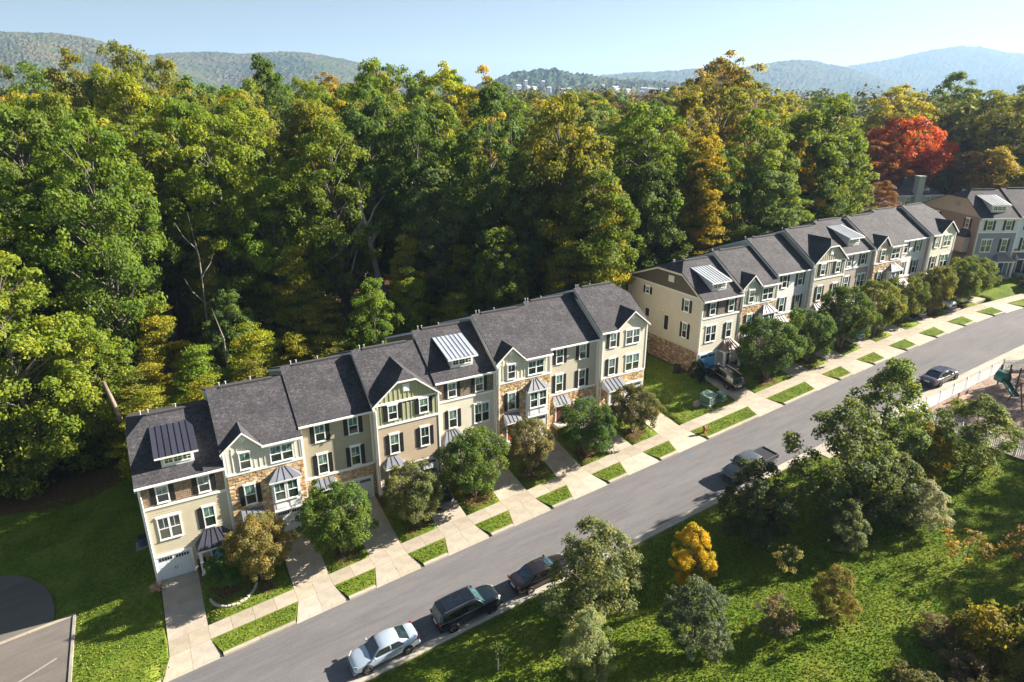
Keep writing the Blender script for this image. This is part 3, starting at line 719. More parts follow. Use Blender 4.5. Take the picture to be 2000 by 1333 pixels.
H.append(dict(side=PUTTY, bat=(.66, .65, .61), zones=[(6.55, 8.5, 'batten', PUTTY), (-1.5, 6.45, 'stone', STN)], bands=[6.5], cornerbase=6.4,
    win=[(1.12, 6.75, SW, 1.5, None, False), (3.45, 6.72, 1.85, 1.5, None, True), (1.15, 3.5, SW, 1.8, 'both', False)], garage=LG, door=(1.1, (.32, .05, .025)),
    porch=[canopy()], gable=(-.2, 1.58, 3.0, 1.5), gcolr=PUTTY, bay=True, ovL=True))
H.append(dict(side=KHAKI, zones=[(3.5, 8.5, 'lap', KHAKI), (-1.5, 3.4, 'stone', STN)], bands=[3.42], win=two(6.7, 1.6) + two(3.62, 1.88), garage=LG, door=(1.1, (.06, .05, .045)), porch=[canopy()], cornerbase=3.4))
H.append(dict(side=TAN, bat=(.46, .47, .33), zones=[(6.6, 8.55, 'batten', SAGE), (.7, 6.45, 'lap', TAN), (-1.5, .65, 'stone', STN2)], bands=[6.5], win=two(6.95, 1.4, 1.25, 4.15) + two(3.62, 1.9, 1.25, 4.15), garage=(3.25, 5.65), door=(1.05, (.13, .035, .02)),
    porch=[((.5, 2.4, .9, 2.72, 3.3, LIGHTM), dict(hip=.5, n=3))], big=(SAGE, (.46, .47, .33)), downspout=True, cornerbase=-.2))
H.append(dict(side=TAUPE, zones=[(6.55, 8.5, 'shake', (.235, .19, .14)), (0, 6.45, 'lap', CREAM)], bands=[6.5], win=two(6.78, 1.45, 1.2, 4.0) + [(1.2, 3.62, SW, 1.85, 'both', False), (3.85, 3.5, 1.65, 2.0, None, True)], garage=LG, door=(1.1, (.05, .05, .05)),
    porch=[((.15, 2.95, 1.25, 2.35, 3.35, LIGHTM), dict(hip=.8, n=5, cols=True))], dormer=(.27, .30, .36)))
H.append(dict(side=CREAM, bat=(.72, .70, .6), zones=[(6.55, 8.5, 'batten', CREAM), (-1.5, 6.45, 'stone', STN)], bands=[6.5], cornerbase=6.4,
    win=[(1.12, 6.75, SW, 1.5, None, False), (3.4, 6.72, 1.85, 1.5, None, True), (1.15, 3.5, SW, 1.8, 'both', False)], garage=LG, door=(1.1, (.36, .06, .03)), gcol=(.68, .66, .6),
    porch=[canopy()], gable=(-.2, 1.6, 3.1, 1.5), gcolr=CREAM, bay=True, downspout=True))
H.append(dict(side=SAND, zones=[(3.5, 8.5, 'lap', SAND), (-1.5, 3.4, 'stone', STN)], bands=[3.42], win=two(6.7, 1.6, .95, 3.75) + two(3.62, 1.88, .95, 3.75), garage=LG, door=(1.1, (.12, .03, .02)), porch=[canopy()], ovL=False, cornerbase=3.4, gutL=0, ))
H.append(dict(side=CREAM, hipR=True, ovR=True, zones=[(3.5, 8.5, 'lap', CREAM), (-1.5, 3.4, 'stone', STN)], bands=[3.42], cornerbase=3.4,
    win=[(1.1, 6.7, SW, 1.55, 'both', False), (3.2, 6.65, 1.9, 1.6, None, True), (1.1, 3.6, SW, 1.85, 'both', False), (3.35, 3.6, 1.9, 1.85, None, True)], garage=(3.55, 5.75), door=(1.3, (.06, .06, .07)),
    porch=[((.35, 2.85, 1.35, 2.45, 3.15, LIGHTM), dict(hip=0, n=5, cols=True))], gable=(1.9, 4.1, 6.3, 1.75), gcolr=CREAM, gbat=False, downspout=True))
LB = ['Beige end townhouse with a dark metal dormer, beside the shaded left lawn', 'Townhouse with white board siding over stone and a white bay above its garage',
 'Khaki sided townhouse with four shuttered windows, left of the sage green gabled house', 'Townhouse with a broad clipped gable in sage green board siding', 'Cream townhouse with light metal dormer and brown shingled top floor, mid row',
 'Cream and stone townhouse with a small gable and bay, right of the cream dormer house', 'Narrow sand coloured townhouse under the same roof as the bay house, with a small canopy', 'Cream end townhouse with a front gable and shed porch roof, beside the open lawn']
for i, (sp, (yf, E)) in enumerate(zip(H, ROW)): house(i, WID * i, yf, E, sp, LB[i], 'townhouses of the nearer row')
WHT = (.66, .67, .65); BWHITE = (.82, .86, .9)
H2 = []
s1 = dormertype((.19, .155, .115), (.62, .59, .49), (.33, .36, .40), hipL=True, pcol=(.16, .11, .09), rake=(.6, .58, .48)); s1['side'] = (.52, .475, .385); s1['door'] = (4.2, (.02, .02, .02)); s1['gcol'] = (.16, .45, .68)
H2.append(s1)
g2 = dict(H[5]); g2['gcolr'] = (.40, .42, .33); g2['bat'] = (.5, .52, .42); g2['zones'] = [(6.55, 8.5, 'batten', (.40, .42, .33)), (-1.5, 6.45, 'stone', STN)]; g2['side'] = (.5, .46, .36); H2.append(g2)
g3 = dict(H[2]); g3['zones'] = [(3.5, 8.5, 'lap', WHT), (-1.5, 3.4, 'stone', STN)]; g3['side'] = WHT; H2.append(g3)
g4 = dict(H[3]); g4['big'] = ((.47, .42, .33), (.58, .54, .44)); g4['bat'] = (.58, .54, .44); g4['zones'] = [(6.6, 8.55, 'batten', (.47, .42, .33)), (-1.5, 6.45, 'lap', (.50, .45, .35))]; g4['side'] = (.42, .38, .31); H2.append(g4)
g5 = dict(H[4]); g5['zones'] = [(6.55, 8.5, 'lap', WHT), (-1.5, 6.45, 'lap', (.36, .31, .26))]; g5['dormer'] = (.33, .36, .40); g5['ovL'] = False; g5['gutL'] = 0; g5['side'] = (.36, .31, .26); H2.append(g5)
g6 = dict(H[1]); g6['zones'] = [(6.55, 8.5, 'batten', (.47, .38, .30)), (-1.5, 6.45, 'stone', STN)]; g6['gcolr'] = (.47, .38, .30); g6['bat'] = (.6, .5, .42); g6['side'] = (.34, .30, .26); H2.append(g6)
g7 = dict(H[6]); g7['zones'] = [(3.5, 8.5, 'lap', WHT), (-1.5, 3.4, 'stone', STN)]; g7['side'] = WHT; H2.append(g7)
g8 = dict(H[7]); g8['zones'] = [(-1.5, 8.5, 'lap', (.62, .59, .46))]; g8['gcolr'] = (.62, .59, .46); g8['side'] = (.40, .30, .25); g8['bands'] = []; g8['cornerbase'] = -1.5; H2.append(g8)
LB2 = ['Cream end townhouse whose whole side wall shows, brown gable end and pale dormer', 'Townhouse with a small grey-green gable over stone, second in the farther row', 'White sided townhouse between the grey-green gable and the broad tan gable', 'Townhouse with a broad clipped tan gable in the farther row',
 'Townhouse with white top floor over brown siding and a pale metal dormer, mid farther row', 'Townhouse with small pinkish tan gable over stone, right of the pale dormer house', 'White townhouse under the same roof as the pinkish gabled house', 'Yellowish cream end townhouse with front gable, in front of the taupe side wall']
houses2 = [house(10 + i, X2 + WID * i, yf, E, sp, LB2[i], 'townhouses of the farther row') for i, (sp, (yf, E)) in enumerate(zip(H2, ROW2))]
R3A = R(-26.0); P3 = Vector((110.5, -.45, 18.0 - EH)); d3 = Vector((math.cos(R3A), math.sin(R3A), 0))
H3 = []
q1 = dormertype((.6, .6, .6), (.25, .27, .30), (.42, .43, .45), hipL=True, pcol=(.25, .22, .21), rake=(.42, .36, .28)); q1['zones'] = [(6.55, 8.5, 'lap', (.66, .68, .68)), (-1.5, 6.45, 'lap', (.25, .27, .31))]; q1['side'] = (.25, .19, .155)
q1['win'] = two(6.78, 1.45, 1.15, 4.05) + [(.9, 3.55, 1.65, 1.9, None, True), (4.05, 3.6, SW, 1.85, 'both', False)]; H3.append(q1)
q2 = dict(H[2]); q2['zones'] = [(3.9, 8.5, 'lap', (.62, .66, .74)), (-1.5, 3.8, 'stone', STN2)]; q2['side'] = (.5, .52, .55); H3.append(q2)
q3 = dict(H[1]); q3['side'] = (.3, .3, .32); H3.append(q3)
LB3 = ['Blue-grey end townhouse with taupe side wall, white dormer and white columned porch, far right', 'Pale blue townhouse with dark brick ground floor at the right edge', 'Stone and white townhouse beyond the pale blue one, far right']
houses3 = [house(20 + i, 0, 0, 18 + .15 * i, sp, LB3[i], 'townhouses of the turned row', rz=R3A, origin=P3 + d3 * (WID * i) + Vector((0, 0, .15 * i))) for i, sp in enumerate(H3)]
# details of the two exposed side walls
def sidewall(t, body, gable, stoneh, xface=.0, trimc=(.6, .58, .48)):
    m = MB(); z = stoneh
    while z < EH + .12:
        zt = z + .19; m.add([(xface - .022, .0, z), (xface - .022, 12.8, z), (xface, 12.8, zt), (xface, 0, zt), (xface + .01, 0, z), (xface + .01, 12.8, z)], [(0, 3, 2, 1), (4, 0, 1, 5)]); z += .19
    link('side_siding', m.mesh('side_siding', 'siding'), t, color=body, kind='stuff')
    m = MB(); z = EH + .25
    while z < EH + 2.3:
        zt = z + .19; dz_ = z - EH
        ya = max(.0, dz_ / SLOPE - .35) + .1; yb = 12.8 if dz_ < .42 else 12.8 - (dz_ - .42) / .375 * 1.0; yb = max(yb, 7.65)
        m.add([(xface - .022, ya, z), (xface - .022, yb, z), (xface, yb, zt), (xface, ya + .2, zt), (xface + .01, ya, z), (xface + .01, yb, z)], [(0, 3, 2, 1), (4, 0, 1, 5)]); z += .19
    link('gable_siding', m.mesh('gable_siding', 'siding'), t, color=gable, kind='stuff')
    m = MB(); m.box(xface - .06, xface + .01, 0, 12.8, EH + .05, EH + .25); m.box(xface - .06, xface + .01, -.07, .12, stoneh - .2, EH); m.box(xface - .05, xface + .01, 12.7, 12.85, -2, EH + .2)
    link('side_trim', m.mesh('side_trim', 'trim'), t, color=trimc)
    if stoneh > .5:
        st_ = stone(.12, 12.7, -2.4, stoneh - .1, STN2 + STN[:2], axis='y', seed=9); o = link('stone_veneer', st_.mesh('stone_veneer', 'pieces'), t, (xface, 0, 0), kind='stuff')
        m = MB(); m.box(xface - .1, xface + .01, 0, 12.8, stoneh - .1, stoneh + .02); link('water_table', m.mesh('water_table', 'trim'), t, color=(.48, .42, .32))
    v = MB(); v.box(xface - .07, xface, 4.75, 5.65, EH + 1.05, EH + 1.8)
    for k in range(6): v.box(xface - .09, xface - .07, 4.8, 5.6, EH + 1.1 + k * .115, EH + 1.16 + k * .115)
    link('gable_vent', v.mesh('gable_vent', 'trim'), t, color=trimc if trimc[0] > .5 else (.32, .28, .25))
    rot = (0, 0, R(-90))
    window(t, 0, 0, .8, 1.45, 'both', rot=rot, loc=(xface - .02, 2.75, 6.75)); window(t, 0, 0, .8, 1.8, 'both', rot=rot, loc=(xface - .02, 2.75, 3.6)); window(t, 0, 0, .75, .9, 'both', rot=rot, loc=(xface - .02, 9.5, 7.3))
    for (ya, za, hh) in ((5.15, 3.7, 1.75), (8.6, 4.45, 1.0)):
        m = MB(); m.box(xface - .05, xface, ya - .1, ya + .75, za - .1, za + hh + .1); f = link('blind_window', m.mesh('blind_window', 'trim'), t, color=trimc)
        m = MB(); m.box(xface - .07, xface - .05, ya, ya + .65, za, za + hh); link('shutter', m.mesh('shutter', 'shutter'), f, color=SHUT)
sidewall(houses2[0], (.52, .475, .385), BROWN, 2.55)
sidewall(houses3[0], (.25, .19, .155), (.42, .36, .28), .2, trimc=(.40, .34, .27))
for t, z in ((houses2[0], 0),):
    m = MB(); m.box(-.09, -.02, 6.1, 6.2, 5.9, 6.0); link('wall_lamp', m.mesh('wall_lamp', 'trim'), t, color=WHITE)
# side bay on the turned row
m = MB(); m.box(-.9, 0, 1.2, 3.6, 3.3, 5.6); bb = link('bay_window', m.mesh('bay_window', 'trim'), houses3[0], color=(.5, .45, .38))
m = MB(); m.plate([(-1.1, 1.0, 5.65), (-1.1, 3.8, 5.65), (0, 3.2, 6.6), (0, 1.6, 6.6)][::-1], (0, 0, -.06)); m.plate([(-1.1, 1., 5.65), (0, 1., 5.65), (0, 1.6, 6.6)], (0, 0, -.06)); link('bay_roof', m.mesh('bay_roof', 'metal_roof'), houses3[0], color=DARKM)
# house number digits on the first porch column
hn = bpy.data.objects[ [o.name for o in col.objects if o.name.startswith('townhouse')][0] ]
for k, ch in enumerate('1324'):
    cu = bpy.data.curves.new('number_digit', 'FONT'); cu.body = ch; cu.size = .17; cu.extrude = .004; cu.align_x = 'CENTER'
    tmp = bpy.data.objects.new('tmp', cu); me_ = bpy.data.meshes.new_from_object(tmp); me_.materials.append(MATS['plastic']); bpy.data.objects.remove(tmp)
    link('number_digit', me_, hn, (5.83, -1.13, 1.75 - k * .2), (.03, .03, .03), rot=(R(90), 0, 0))

# ---------------------------------------------------------------- trees
def quads_mesh(name, C, Nn, size, val, mat, aspect=.62, colr=None, rng=None):
    """many leaf-sized rhombs: centres, normals, half lengths"""
    n = len(C); a = rng.normal(size=(n, 3)); Nn = Nn / (np.linalg.norm(Nn, axis=1, keepdims=True) + 1e-9)
    u = np.cross(Nn, a); u /= np.linalg.norm(u, axis=1, keepdims=True) + 1e-9; v = np.cross(Nn, u)
    s = size[:, None]
    P = np.stack([C + u * s, C + v * s * aspect, C - u * s * .9 , C - v * s * aspect], 1) + 0.0
    P[:, 0] -= Nn * s * .25; P[:, 2] -= Nn * s * .25
    me = bpy.data.meshes.new(name); me.vertices.add(4 * n); me.loops.add(4 * n); me.polygons.add(n)
    me.vertices.foreach_set('co', P.reshape(-1).astype(np.float32))
    me.loops.foreach_set('vertex_index', np.arange(4 * n, dtype=np.int32))
    me.polygons.foreach_set('loop_start', np.arange(0, 4 * n, 4, dtype=np.int32)); me.polygons.foreach_set('loop_total', np.full(n, 4, dtype=np.int32))
    me.materials.append(MATS[mat]); me.update(calc_edges=True)
    at = me.attributes.new('v', 'FLOAT', 'FACE'); at.data.foreach_set('value', val.astype(np.float32))
    if colr is not None:
        at = me.attributes.new('col', 'FLOAT_COLOR', 'FACE'); at.data.foreach_set('color', np.concatenate([colr, np.ones((n, 1))], 1).astype(np.float32).ravel())
    return me
def make_tree(seed, H, Rc, hb, prof, ncl, cr, flat, nleaf, ls, trunk_r, stems=1, limb=.5, tv=.0, lean=0, up=.35, shell=.45):
    rng = np.random.default_rng(seed); r = random.Random(seed)
    ts = []; 
    while len(ts) < ncl:
        t = rng.random()
        if rng.random() < prof(t) ** 1.2 + .03: ts.append(t)
    ts = np.array(ts); ang = rng.random(ncl) * 2 * np.pi
    lob = 1 + .12 * np.sin(2 * ang + seed) + .09 * np.sin(3 * ang + ts * 7 + seed * 2) + .07 * np.sin(ts * 19 + seed)
    rad = Rc * np.array([prof(t) for t in ts]) * lob * (rng.random(ncl) ** shell)
    z = hb + ts * (H - hb)
    C = np.stack([np.cos(ang) * rad, np.sin(ang) * rad, z], 1); C[:, 0] += lean * z
    sz = cr * rng.uniform(.55, 1.35, ncl)
    cv = rng.random(ncl)
    w_ = sz ** 2 / (sz ** 2).sum(); cl = rng.choice(ncl, nleaf, p=w_)
    out = C[cl] - np.array([0, 0, (hb + H) / 2]); out /= np.linalg.norm(out, axis=1, keepdims=True) + 1e-6
    d = rng.normal(size=(nleaf, 3)); d /= np.linalg.norm(d, axis=1, keepdims=True); d = d + .55 * out; d[:, 2] += up; d /= np.linalg.norm(d, axis=1, keepdims=True)
    P = C[cl] + d * sz[cl][:, None] * (rng.random(nleaf) ** .33)[:, None] * np.array([1, 1, flat])
    # droop small twigs outwards
    P += rng.normal(size=P.shape) * ls * .5
    Nn = d * .9 + rng.normal(size=P.shape) * .55; Nn[:, 2] += .25
    val = np.clip(.30 + .42 * (cv[cl] - .5) + rng.normal(size=nleaf) * .14 + tv * (cv[cl] > .72) * rng.random(nleaf), 0, 1)
    size = ls * rng.uniform(.6, 1.3, nleaf)
    cm = quads_mesh('crown', P, Nn, size, val, 'leaf', rng=rng)
    mb = MB()
    for s_ in range(stems):
        a0 = 2 * math.pi * s_ / max(stems, 1) + seed; sp = .35 * Rc if stems > 1 else 0
        pts = []; rs = []
        for k in range(7):
            t = k / 6; h = -.5 + t * (H * (.86 if stems == 1 else .62)) + 0
            pts.append((math.cos(a0) * sp * t + r.uniform(-.02, .02) * H * t * .6 + lean * h, math.sin(a0) * sp * t + r.uniform(-.02, .02) * H * t * .6, h)); rs.append(trunk_r * (1 - .85 * t) * (1.25 if k == 0 else 1) / (1 if stems == 1 else 1.7))
        mb.tube(pts, rs, 7, cap=False)
        if s_ == 0: main = pts
    idx = list(range(ncl)); r.shuffle(idx)
    for i in idx[:int(ncl * limb)]:
        c = C[i]; hz = max(hb * .75, c[2] - (.35 + .25 * r.random()) * max(1.0, np.hypot(c[0], c[1]) * 1.6))
        hz = min(hz, H * .8); t = (hz + .5) / (H * (.86 if stems == 1 else .62)); k = min(5, max(0, int(t * 6))); f = min(1, max(0, t * 6 - k))
        a = Vector(main[k]).lerp(Vector(main[k + 1]), f); b = Vector(c); m_ = a.lerp(b, .5) + Vector((r.uniform(-.2, .2), r.uniform(-.2, .2), r.uniform(-.1, .5))) * .4
        rr = trunk_r * .32 * (1 - .6 * min(1, hz / H)); mb.tube([a, m_, b], [rr, rr * .6, rr * .2], 4, cap=False)
    tm = mb.mesh('trunk', 'bark', smooth=True)
    return tm, cm, H, Rc
ov = lambda t: max(0, math.sin(math.pi * min(1, (t * .92 + .06)) ** .85)) ** .6
dome = lambda t: max(0.05, math.sqrt(max(0, 1 - (max(0, t - .35) / .66) ** 2))) * (.72 + .28 * min(1, t / .35))
cone = lambda t: max(0.06, (1 - t) ** .75) * min(1, .55 + t * 3)
egg = lambda t: max(.05, math.sin(math.pi * (t * .93 + .05) ** .7)) ** .75
PT = {}
for s in range(4): PT['tall%d' % s] = make_tree(11 + s, 26, 5.4, 7, ov, 190, 1.12, .8, 25000, .19, .42, limb=.4, tv=.12)
for s in range(2): PT['broad%d' % s] = make_tree(31 + s, 26, 6.6, 6, dome, 210, 1.2, .75, 27000, .19, .5, limb=.4, tv=.16)
for s in range(2): PT['thin%d' % s] = make_tree(41 + s, 26, 5.0, 10, ov, 95, .95, .7, 8600, .19, .34, limb=.9, tv=.35)
for s in range(2): PT['layer%d' % s] = make_tree(51 + s, 18, 5.6, 2.0, cone, 140, 1.55, .22, 18000, .165, .28, limb=.7, tv=.3, up=.15)
for s in range(3): PT['myrtle%d' % s] = make_tree(61 + s, 6, 3.0, 1.55, dome, 150, .52, .95, 21000, .092, .16, stems=4, limb=.6, tv=.25)
for s in range(3): PT['lawn%d' % s] = make_tree(71 + s, 8, 2.7, .9, egg, 110, .55, .95, 15000, .098, .14, limb=.5, tv=.15)
for s in range(2): PT['edge%d' % s] = make_tree(91 + s, 20, 5.6, .8, lambda t: max(.1, math.sin(math.pi * min(1, t * .80 + .2)) ** .5), 230, 1.05, .75, 30000, .175, .4, limb=.3, tv=.25)
PT['small0'] = make_tree(81, 3, 1.3, .9, dome, 30, .38, .8, 1800, .085, .05, limb=.9, tv=.3)
PT['sparse0'] = make_tree(82, 3, 1.5, .9, dome, 24, .36, .7, 850, .09, .045, limb=1, tv=.5)
PT['bush0'] = make_tree(83, 2.5, 1.9, .15, dome, 60, .5, .7, 5200, .1, .06, stems=5, limb=.6, tv=.3)
PT['ever0'] = make_tree(84, 5, .75, .1, lambda t: max(.08, (1 - t) ** .6), 60, .32, 1.2, 3600, .08, .08, limb=.2, up=.6)
GREEN = (.142, .188, .028); BRIGHT = (.205, .255, .030); DEEP = (.098, .145, .036); OLIVE = (.205, .195, .034); YEL = (.34, .235, .025); GOLD = (.46, .33, .03); ORANGE = (.36, .13, .02)
RUST = (.21, .10, .03); RED = (.50, .095, .035); GREYG = (.145, .175, .070); YG = (.30, .275, .028); TANL = (.24, .19, .06); PALEG = (.10, .125, .045)
def place(kind, x, y, H_, W_, color, label, name='tree', cat='tree', group=None, z=None, bark=(.12, .095, .075), rz=None, dz=0):
    tm, cm, h0, r0 = PT[kind]; z = g(x, y) if z is None else z
    t = empty(name, (x, y, z + dz), rz if rz is not None else random.uniform(0, 6.28), label, cat, group)
    sz_ = H_ / h0; sx = W_ / (2 * r0); t.scale = (sx, sx, sz_)
    link('trunk', tm, t, color=bark)
    f = random.uniform(.92, 1.08); link('crown', cm, t, color=(color[0] * f, color[1] * random.uniform(.95, 1.05), color[2]))
    return t
# street trees in front of the rows
GS = 'street trees between the driveways'
ST = [('myrtle0', 5.0, -3.3, 3.5, 3.2, (.07, .12, .025), 'Small bright green tree on a mulch bed beside the first driveway'),
 ('myrtle1', 7.4, -3.9, 5.5, 5.2, (.20, .155, .045), 'Bronze tinged tree in front of the first porch and stone house'),
 ('myrtle2', 13.6, -4.4, 6.2, 6.2, (.085, .13, .022), 'Large round green tree hiding the entrance of the khaki house'),
 ('myrtle0', 20.0, -4.3, 5.3, 5.3, (.15, .14, .05), 'Olive brown multi-stemmed tree in front of the sage gabled house'),
 ('myrtle1', 25.9, -4.2, 6.3, 6.5, (.085, .115, .022), 'Broad green tree under the cream dormer house, beside a dark car'),
 ('myrtle2', 31.8, -4.1, 5.4, 4.6, (.13, .13, .055), 'Thin greyish green tree by the red door and white bay'),
 ('myrtle0', 37.9, -4.6, 5.4, 5.8, (.055, .095, .02), 'Dense dark green tree in front of the narrow sand coloured house'),
 ('myrtle1', 43.9, -4.4, 4.9, 5.2, (.10, .10, .035), 'Last tree of the nearer row, brownish green, beside the open lawn'),
 ('myrtle2', 63.0, -4.5, 7.0, 7.6, (.065, .10, .022), 'Largest street tree of the farther row, right of the black SUV'),
 ('myrtle0', 69.9, -4.3, 6.4, 6.3, (.07, .105, .022), 'Green street tree left of the blue car'),
 ('myrtle1', 75.8, -4.5, 7.4, 6.7, (.08, .105, .022), 'Tall street tree standing over the blue car'),
 ('myrtle2', 82.2, -4.5, 6.9, 6.6, (.105, .115, .022), 'Yellowish green street tree between the blue car and the dark blue sedan'),
 ('myrtle0', 88.3, -4.3, 6.3, 5.2, (.09, .11, .025), 'Street tree just left of the dark blue sedan'),
 ('myrtle1', 94.2, -4.6, 6.3, 5.4, (.115, .12, .025), 'Street tree right of the dark blue sedan, leaning trunk'),
 ('myrtle2', 99.6, -5.0, 6.1, 5.6, (.10, .115, .025), 'Street tree left of the white car, far along the row'),
 ('myrtle0', 104.3, -4.2, 5.9, 6.6, (.085, .11, .02), 'Street tree beside the white car at the end of the row')]
for k, x, y, h, w_, c, l in ST: place(k, x, y, h * .97, w_ * .94, (c[0] * 1.36, c[1] * 1.36, c[2] * 1.7), l, 'street_tree', group=GS, bark=(.22, .17, .13), dz=0)
GL = 'trees planted on the lower lawn'
LT = [('lawn0', 29.9, -27.6, 5.6, 4.4, (.075, .095, .060), 'Dark blue-green rounded tree on a bare trunk, bottom of the lawn'),
 ('lawn1', 33.9, -23.2, 5.0, 3.05, GOLD, 'Golden yellow tree on the lawn below the pale kerb'),
 ('lawn2', 26.5, -21.0, 7.5, 6.2, (.130, .150, .070), 'Tall grey-green tree beside the brown sedan, by the road'),
 ('lawn1', 23.3, -25.3, 5.2, 3.5, (.19, .195, .105), 'Pale green tree directly below the tall one near the brown sedan'),
 ('lawn0', 39.3, -30.7, 4.1, 3.0, (.13, .115, .035), 'Thin olive and orange tipped tree with a leaning trunk on the open lawn'),
 ('small0', 35.1, -29.4, 2.7, 2.7, (.13, .10, .075), 'Low reddish grey shrub-like tree between two lawn trees'),
 ('sparse0', 40.2, -26.2, 2.4, 1.9, (.22, .20, .11), 'Tiny pale sapling in a bare earth ring on the lawn'),
 ('lawn2', 52.1, -28.6, 4.2, 3.5, (.21, .22, .165), 'Silvery leaved small tree at the right of the dense lawn grove'),
 ('lawn1', 61.2, -27.0, 7.4, 6.2, (.125, .145, .050), 'Green tree overhanging the playground fence corner'),
 ('lawn0', 57.0, -25.6, 5.8, 4.3, (.26, .19, .025), 'Yellow-green tree with orange top in front of the white fence'),
 ('lawn2', 40.8, -22.4, 7.4, 5.4, (.050, .066, .032), 'Dark tree standing in front of the parked pickup'),
 ('lawn0', 47.7, -24.4, 10.3, 7.5, (.100, .120, .052), 'Biggest tree of the roadside grove, right of the pickup'),
 ('lawn1', 55.2, -22.8, 10.8, 7.4, (.115, .140, .048), 'Tall green tree of the grove nearest to the white picket fence'),
 ('lawn2', 50.6, -26.6, 6.2, 5.2, (.09, .105, .05), 'Lower dark tree at the foot of the roadside grove'),
 ('lawn1', 45.6, -26.9, 4.2, 3.2, (.12, .135, .07), 'Small greyish tree between the pickup tree and the biggest grove tree'),
 ('sparse0', 50.9, -32.8, 2.8, 3.2, (.27, .18, .06), 'Orange leaved sapling standing in the large shadow'),
 ('sparse0', 53.6, -35.0, 2.9, 2.8, (.28, .16, .08), 'Orange-pink sapling at the right edge of the lawn')]
for k, x, y, h, w_, c, l in LT: place(k, x, y, h, w_, c if c[0] > .23 else (c[0] * 1.4, c[1] * 1.36, c[2] * 1.45), l, 'lawn_tree', group=GL)
GB = 'overgrown bushes at the corner of the lawn'
for x, y, h, w_, c, l in [(44.6, -37.6, 3.0, 4.2, (.19, .17, .03), 'Yellow-green bush at the bottom right corner'), (41.2, -38.2, 1.6, 3.2, (.16, .12, .06), 'Brown dry bramble bush left of the yellow-green bush'),
        (38.6, -36.6, 1.3, 2.8, (.15, .13, .05), 'Low straggly brush where the lawn meets the corner thicket'), (46.6, -39.6, 3.4, 4.2, (.13, .12, .035), 'Dark olive bush behind the yellow-green one at the corner'), (40.6, -40.2, 1.8, 3.4, (.14, .14, .035), 'Green bush in the brambles at the bottom edge'), (43.2, -35.4, 1.2, 2.6, (.20, .15, .09), 'Dry tan bush in the mown edge of the thicket')]:
    place('bush0', x, y, h, w_, c, l, 'bush', 'bush', GB)
GX = 'trees beyond the right edge shading the lawn'
for i, (x, y, h, w_) in enumerate([(82.5, -38.5, 14, 9), (77, -43.0, 15, 10), (70, -47.5, 15, 10), (88, -36.5, 12, 8), (64, -51, 13, 9), (101, -35, 15, 10), (96.5, -29.5, 14, 9)]):
    place('broad%d' % (i % 2), x, y, h, w_, GREEN, ['Broad tree beyond the far corner of the play area', 'Tall broad tree east of the lawn thicket', 'Broad tree beyond the thicket, second from the road', 'Smaller broad tree nearest the play area', 'Broad tree farthest down the lawn beyond the thicket', 'Tall tree past the far end of the playground, farther of two', 'Tree past the far end of the playground, closer of two'][i], 'tree', group=GX)
# evergreens and shrubs by the houses
place('ever0', 12.75, -1.0, 4.6, 1.5, (.05, .10, .015), 'Narrow upright evergreen by the khaki house door', 'evergreen_shrub', 'shrub')
place('bush0', 56.0, -.9, 2.2, 1.9, (.03, .06, .02), 'Dark evergreen shrub at the brick corner behind the black SUV', 'shrub', 'shrub')
place('bush0', 118.5, -6.2, 2.0, 3.4, (.05, .075, .02), 'Rounded green shrub right of the white columned porch', 'shrub', 'shrub')
place('bush0', 115.3, -6.3, 1.0, 2.0, (.13, .13, .03), 'Low yellow-green shrub in front of the white columned porch', 'shrub', 'shrub')
place('bush0', 106.9, -.6, 3.2, 2.4, (.09, .11, .04), 'Pale shrub against the taupe side wall', 'shrub', 'shrub')
for i, (x, y) in enumerate([(24.9, -1.2), (31.0, -1.5), (37.4, -1.4), (43.0, -1.6), (19.0, -1.4)]):
    place('bush0', x, y, 1.1, 1.4, DEEP, 'Low dark foundation shrub by the front step of ' + ['the cream dormer house', 'the red doored bay house', 'the narrow sand coloured house', 'the front gabled end house', 'the sage gabled house'][i], 'shrub', 'shrub', 'foundation shrubs by the front steps')
place('small0', .0, -.9, .9, 1.1, (.5, .38, .36), 'Low pinkish white flowering plant at the first house corner', 'flowering_plant', 'plant')

# ---- the wood behind the rows; every crown its own object
fw = (cam.rotation_euler.to_matrix() @ Vector((0, 0, -1))); rt = (cam.rotation_euler.to_matrix() @ Vector((1, 0, 0))); upv = (cam.rotation_euler.to_matrix() @ Vector((0, 1, 0)))
FPX = 1290.35
def pix(P):
    d = Vector(P) - CAM; z = d.dot(fw); return 1000 + FPX * d.dot(rt) / z, 666.5 - FPX * d.dot(upv) / z, z
SKY = [(-200, 150), (0, 150), (50, 114), (110, 130), (160, 135), (200, 108), (290, 90), (340, 112), (380, 142), (440, 150), (500, 150), (545, 124), (600, 138), (660, 130), (700, 130), (760, 121), (800, 135), (850, 128), (940, 124), (1000, 168), (1060, 185), (1150, 168), (1240, 172), (1300, 165), (1350, 125), (1390, 108), (1450, 118), (1490, 150), (1560, 170), (1650, 185), (1740, 175), (1830, 150), (1900, 178), (2000, 165), (2300, 160)]
FRONT = [(-200, 430), (0, 400), (60, 330), (150, 300), (250, 270), (330, 215), (420, 190), (500, 230), (560, 260), (620, 300), (700, 260), (760, 230), (860, 270), (920, 330), (1000, 300), (1080, 230), (1180, 240), (1250, 235), (1330, 260), (1400, 290), (1470, 270), (1540, 280), (1600, 290), (1650, 330), (1700, 370), (2300, 330)]
def itp(T_, x): return float(np.interp(x, [a for a, _ in T_], [b for _, b in T_]))
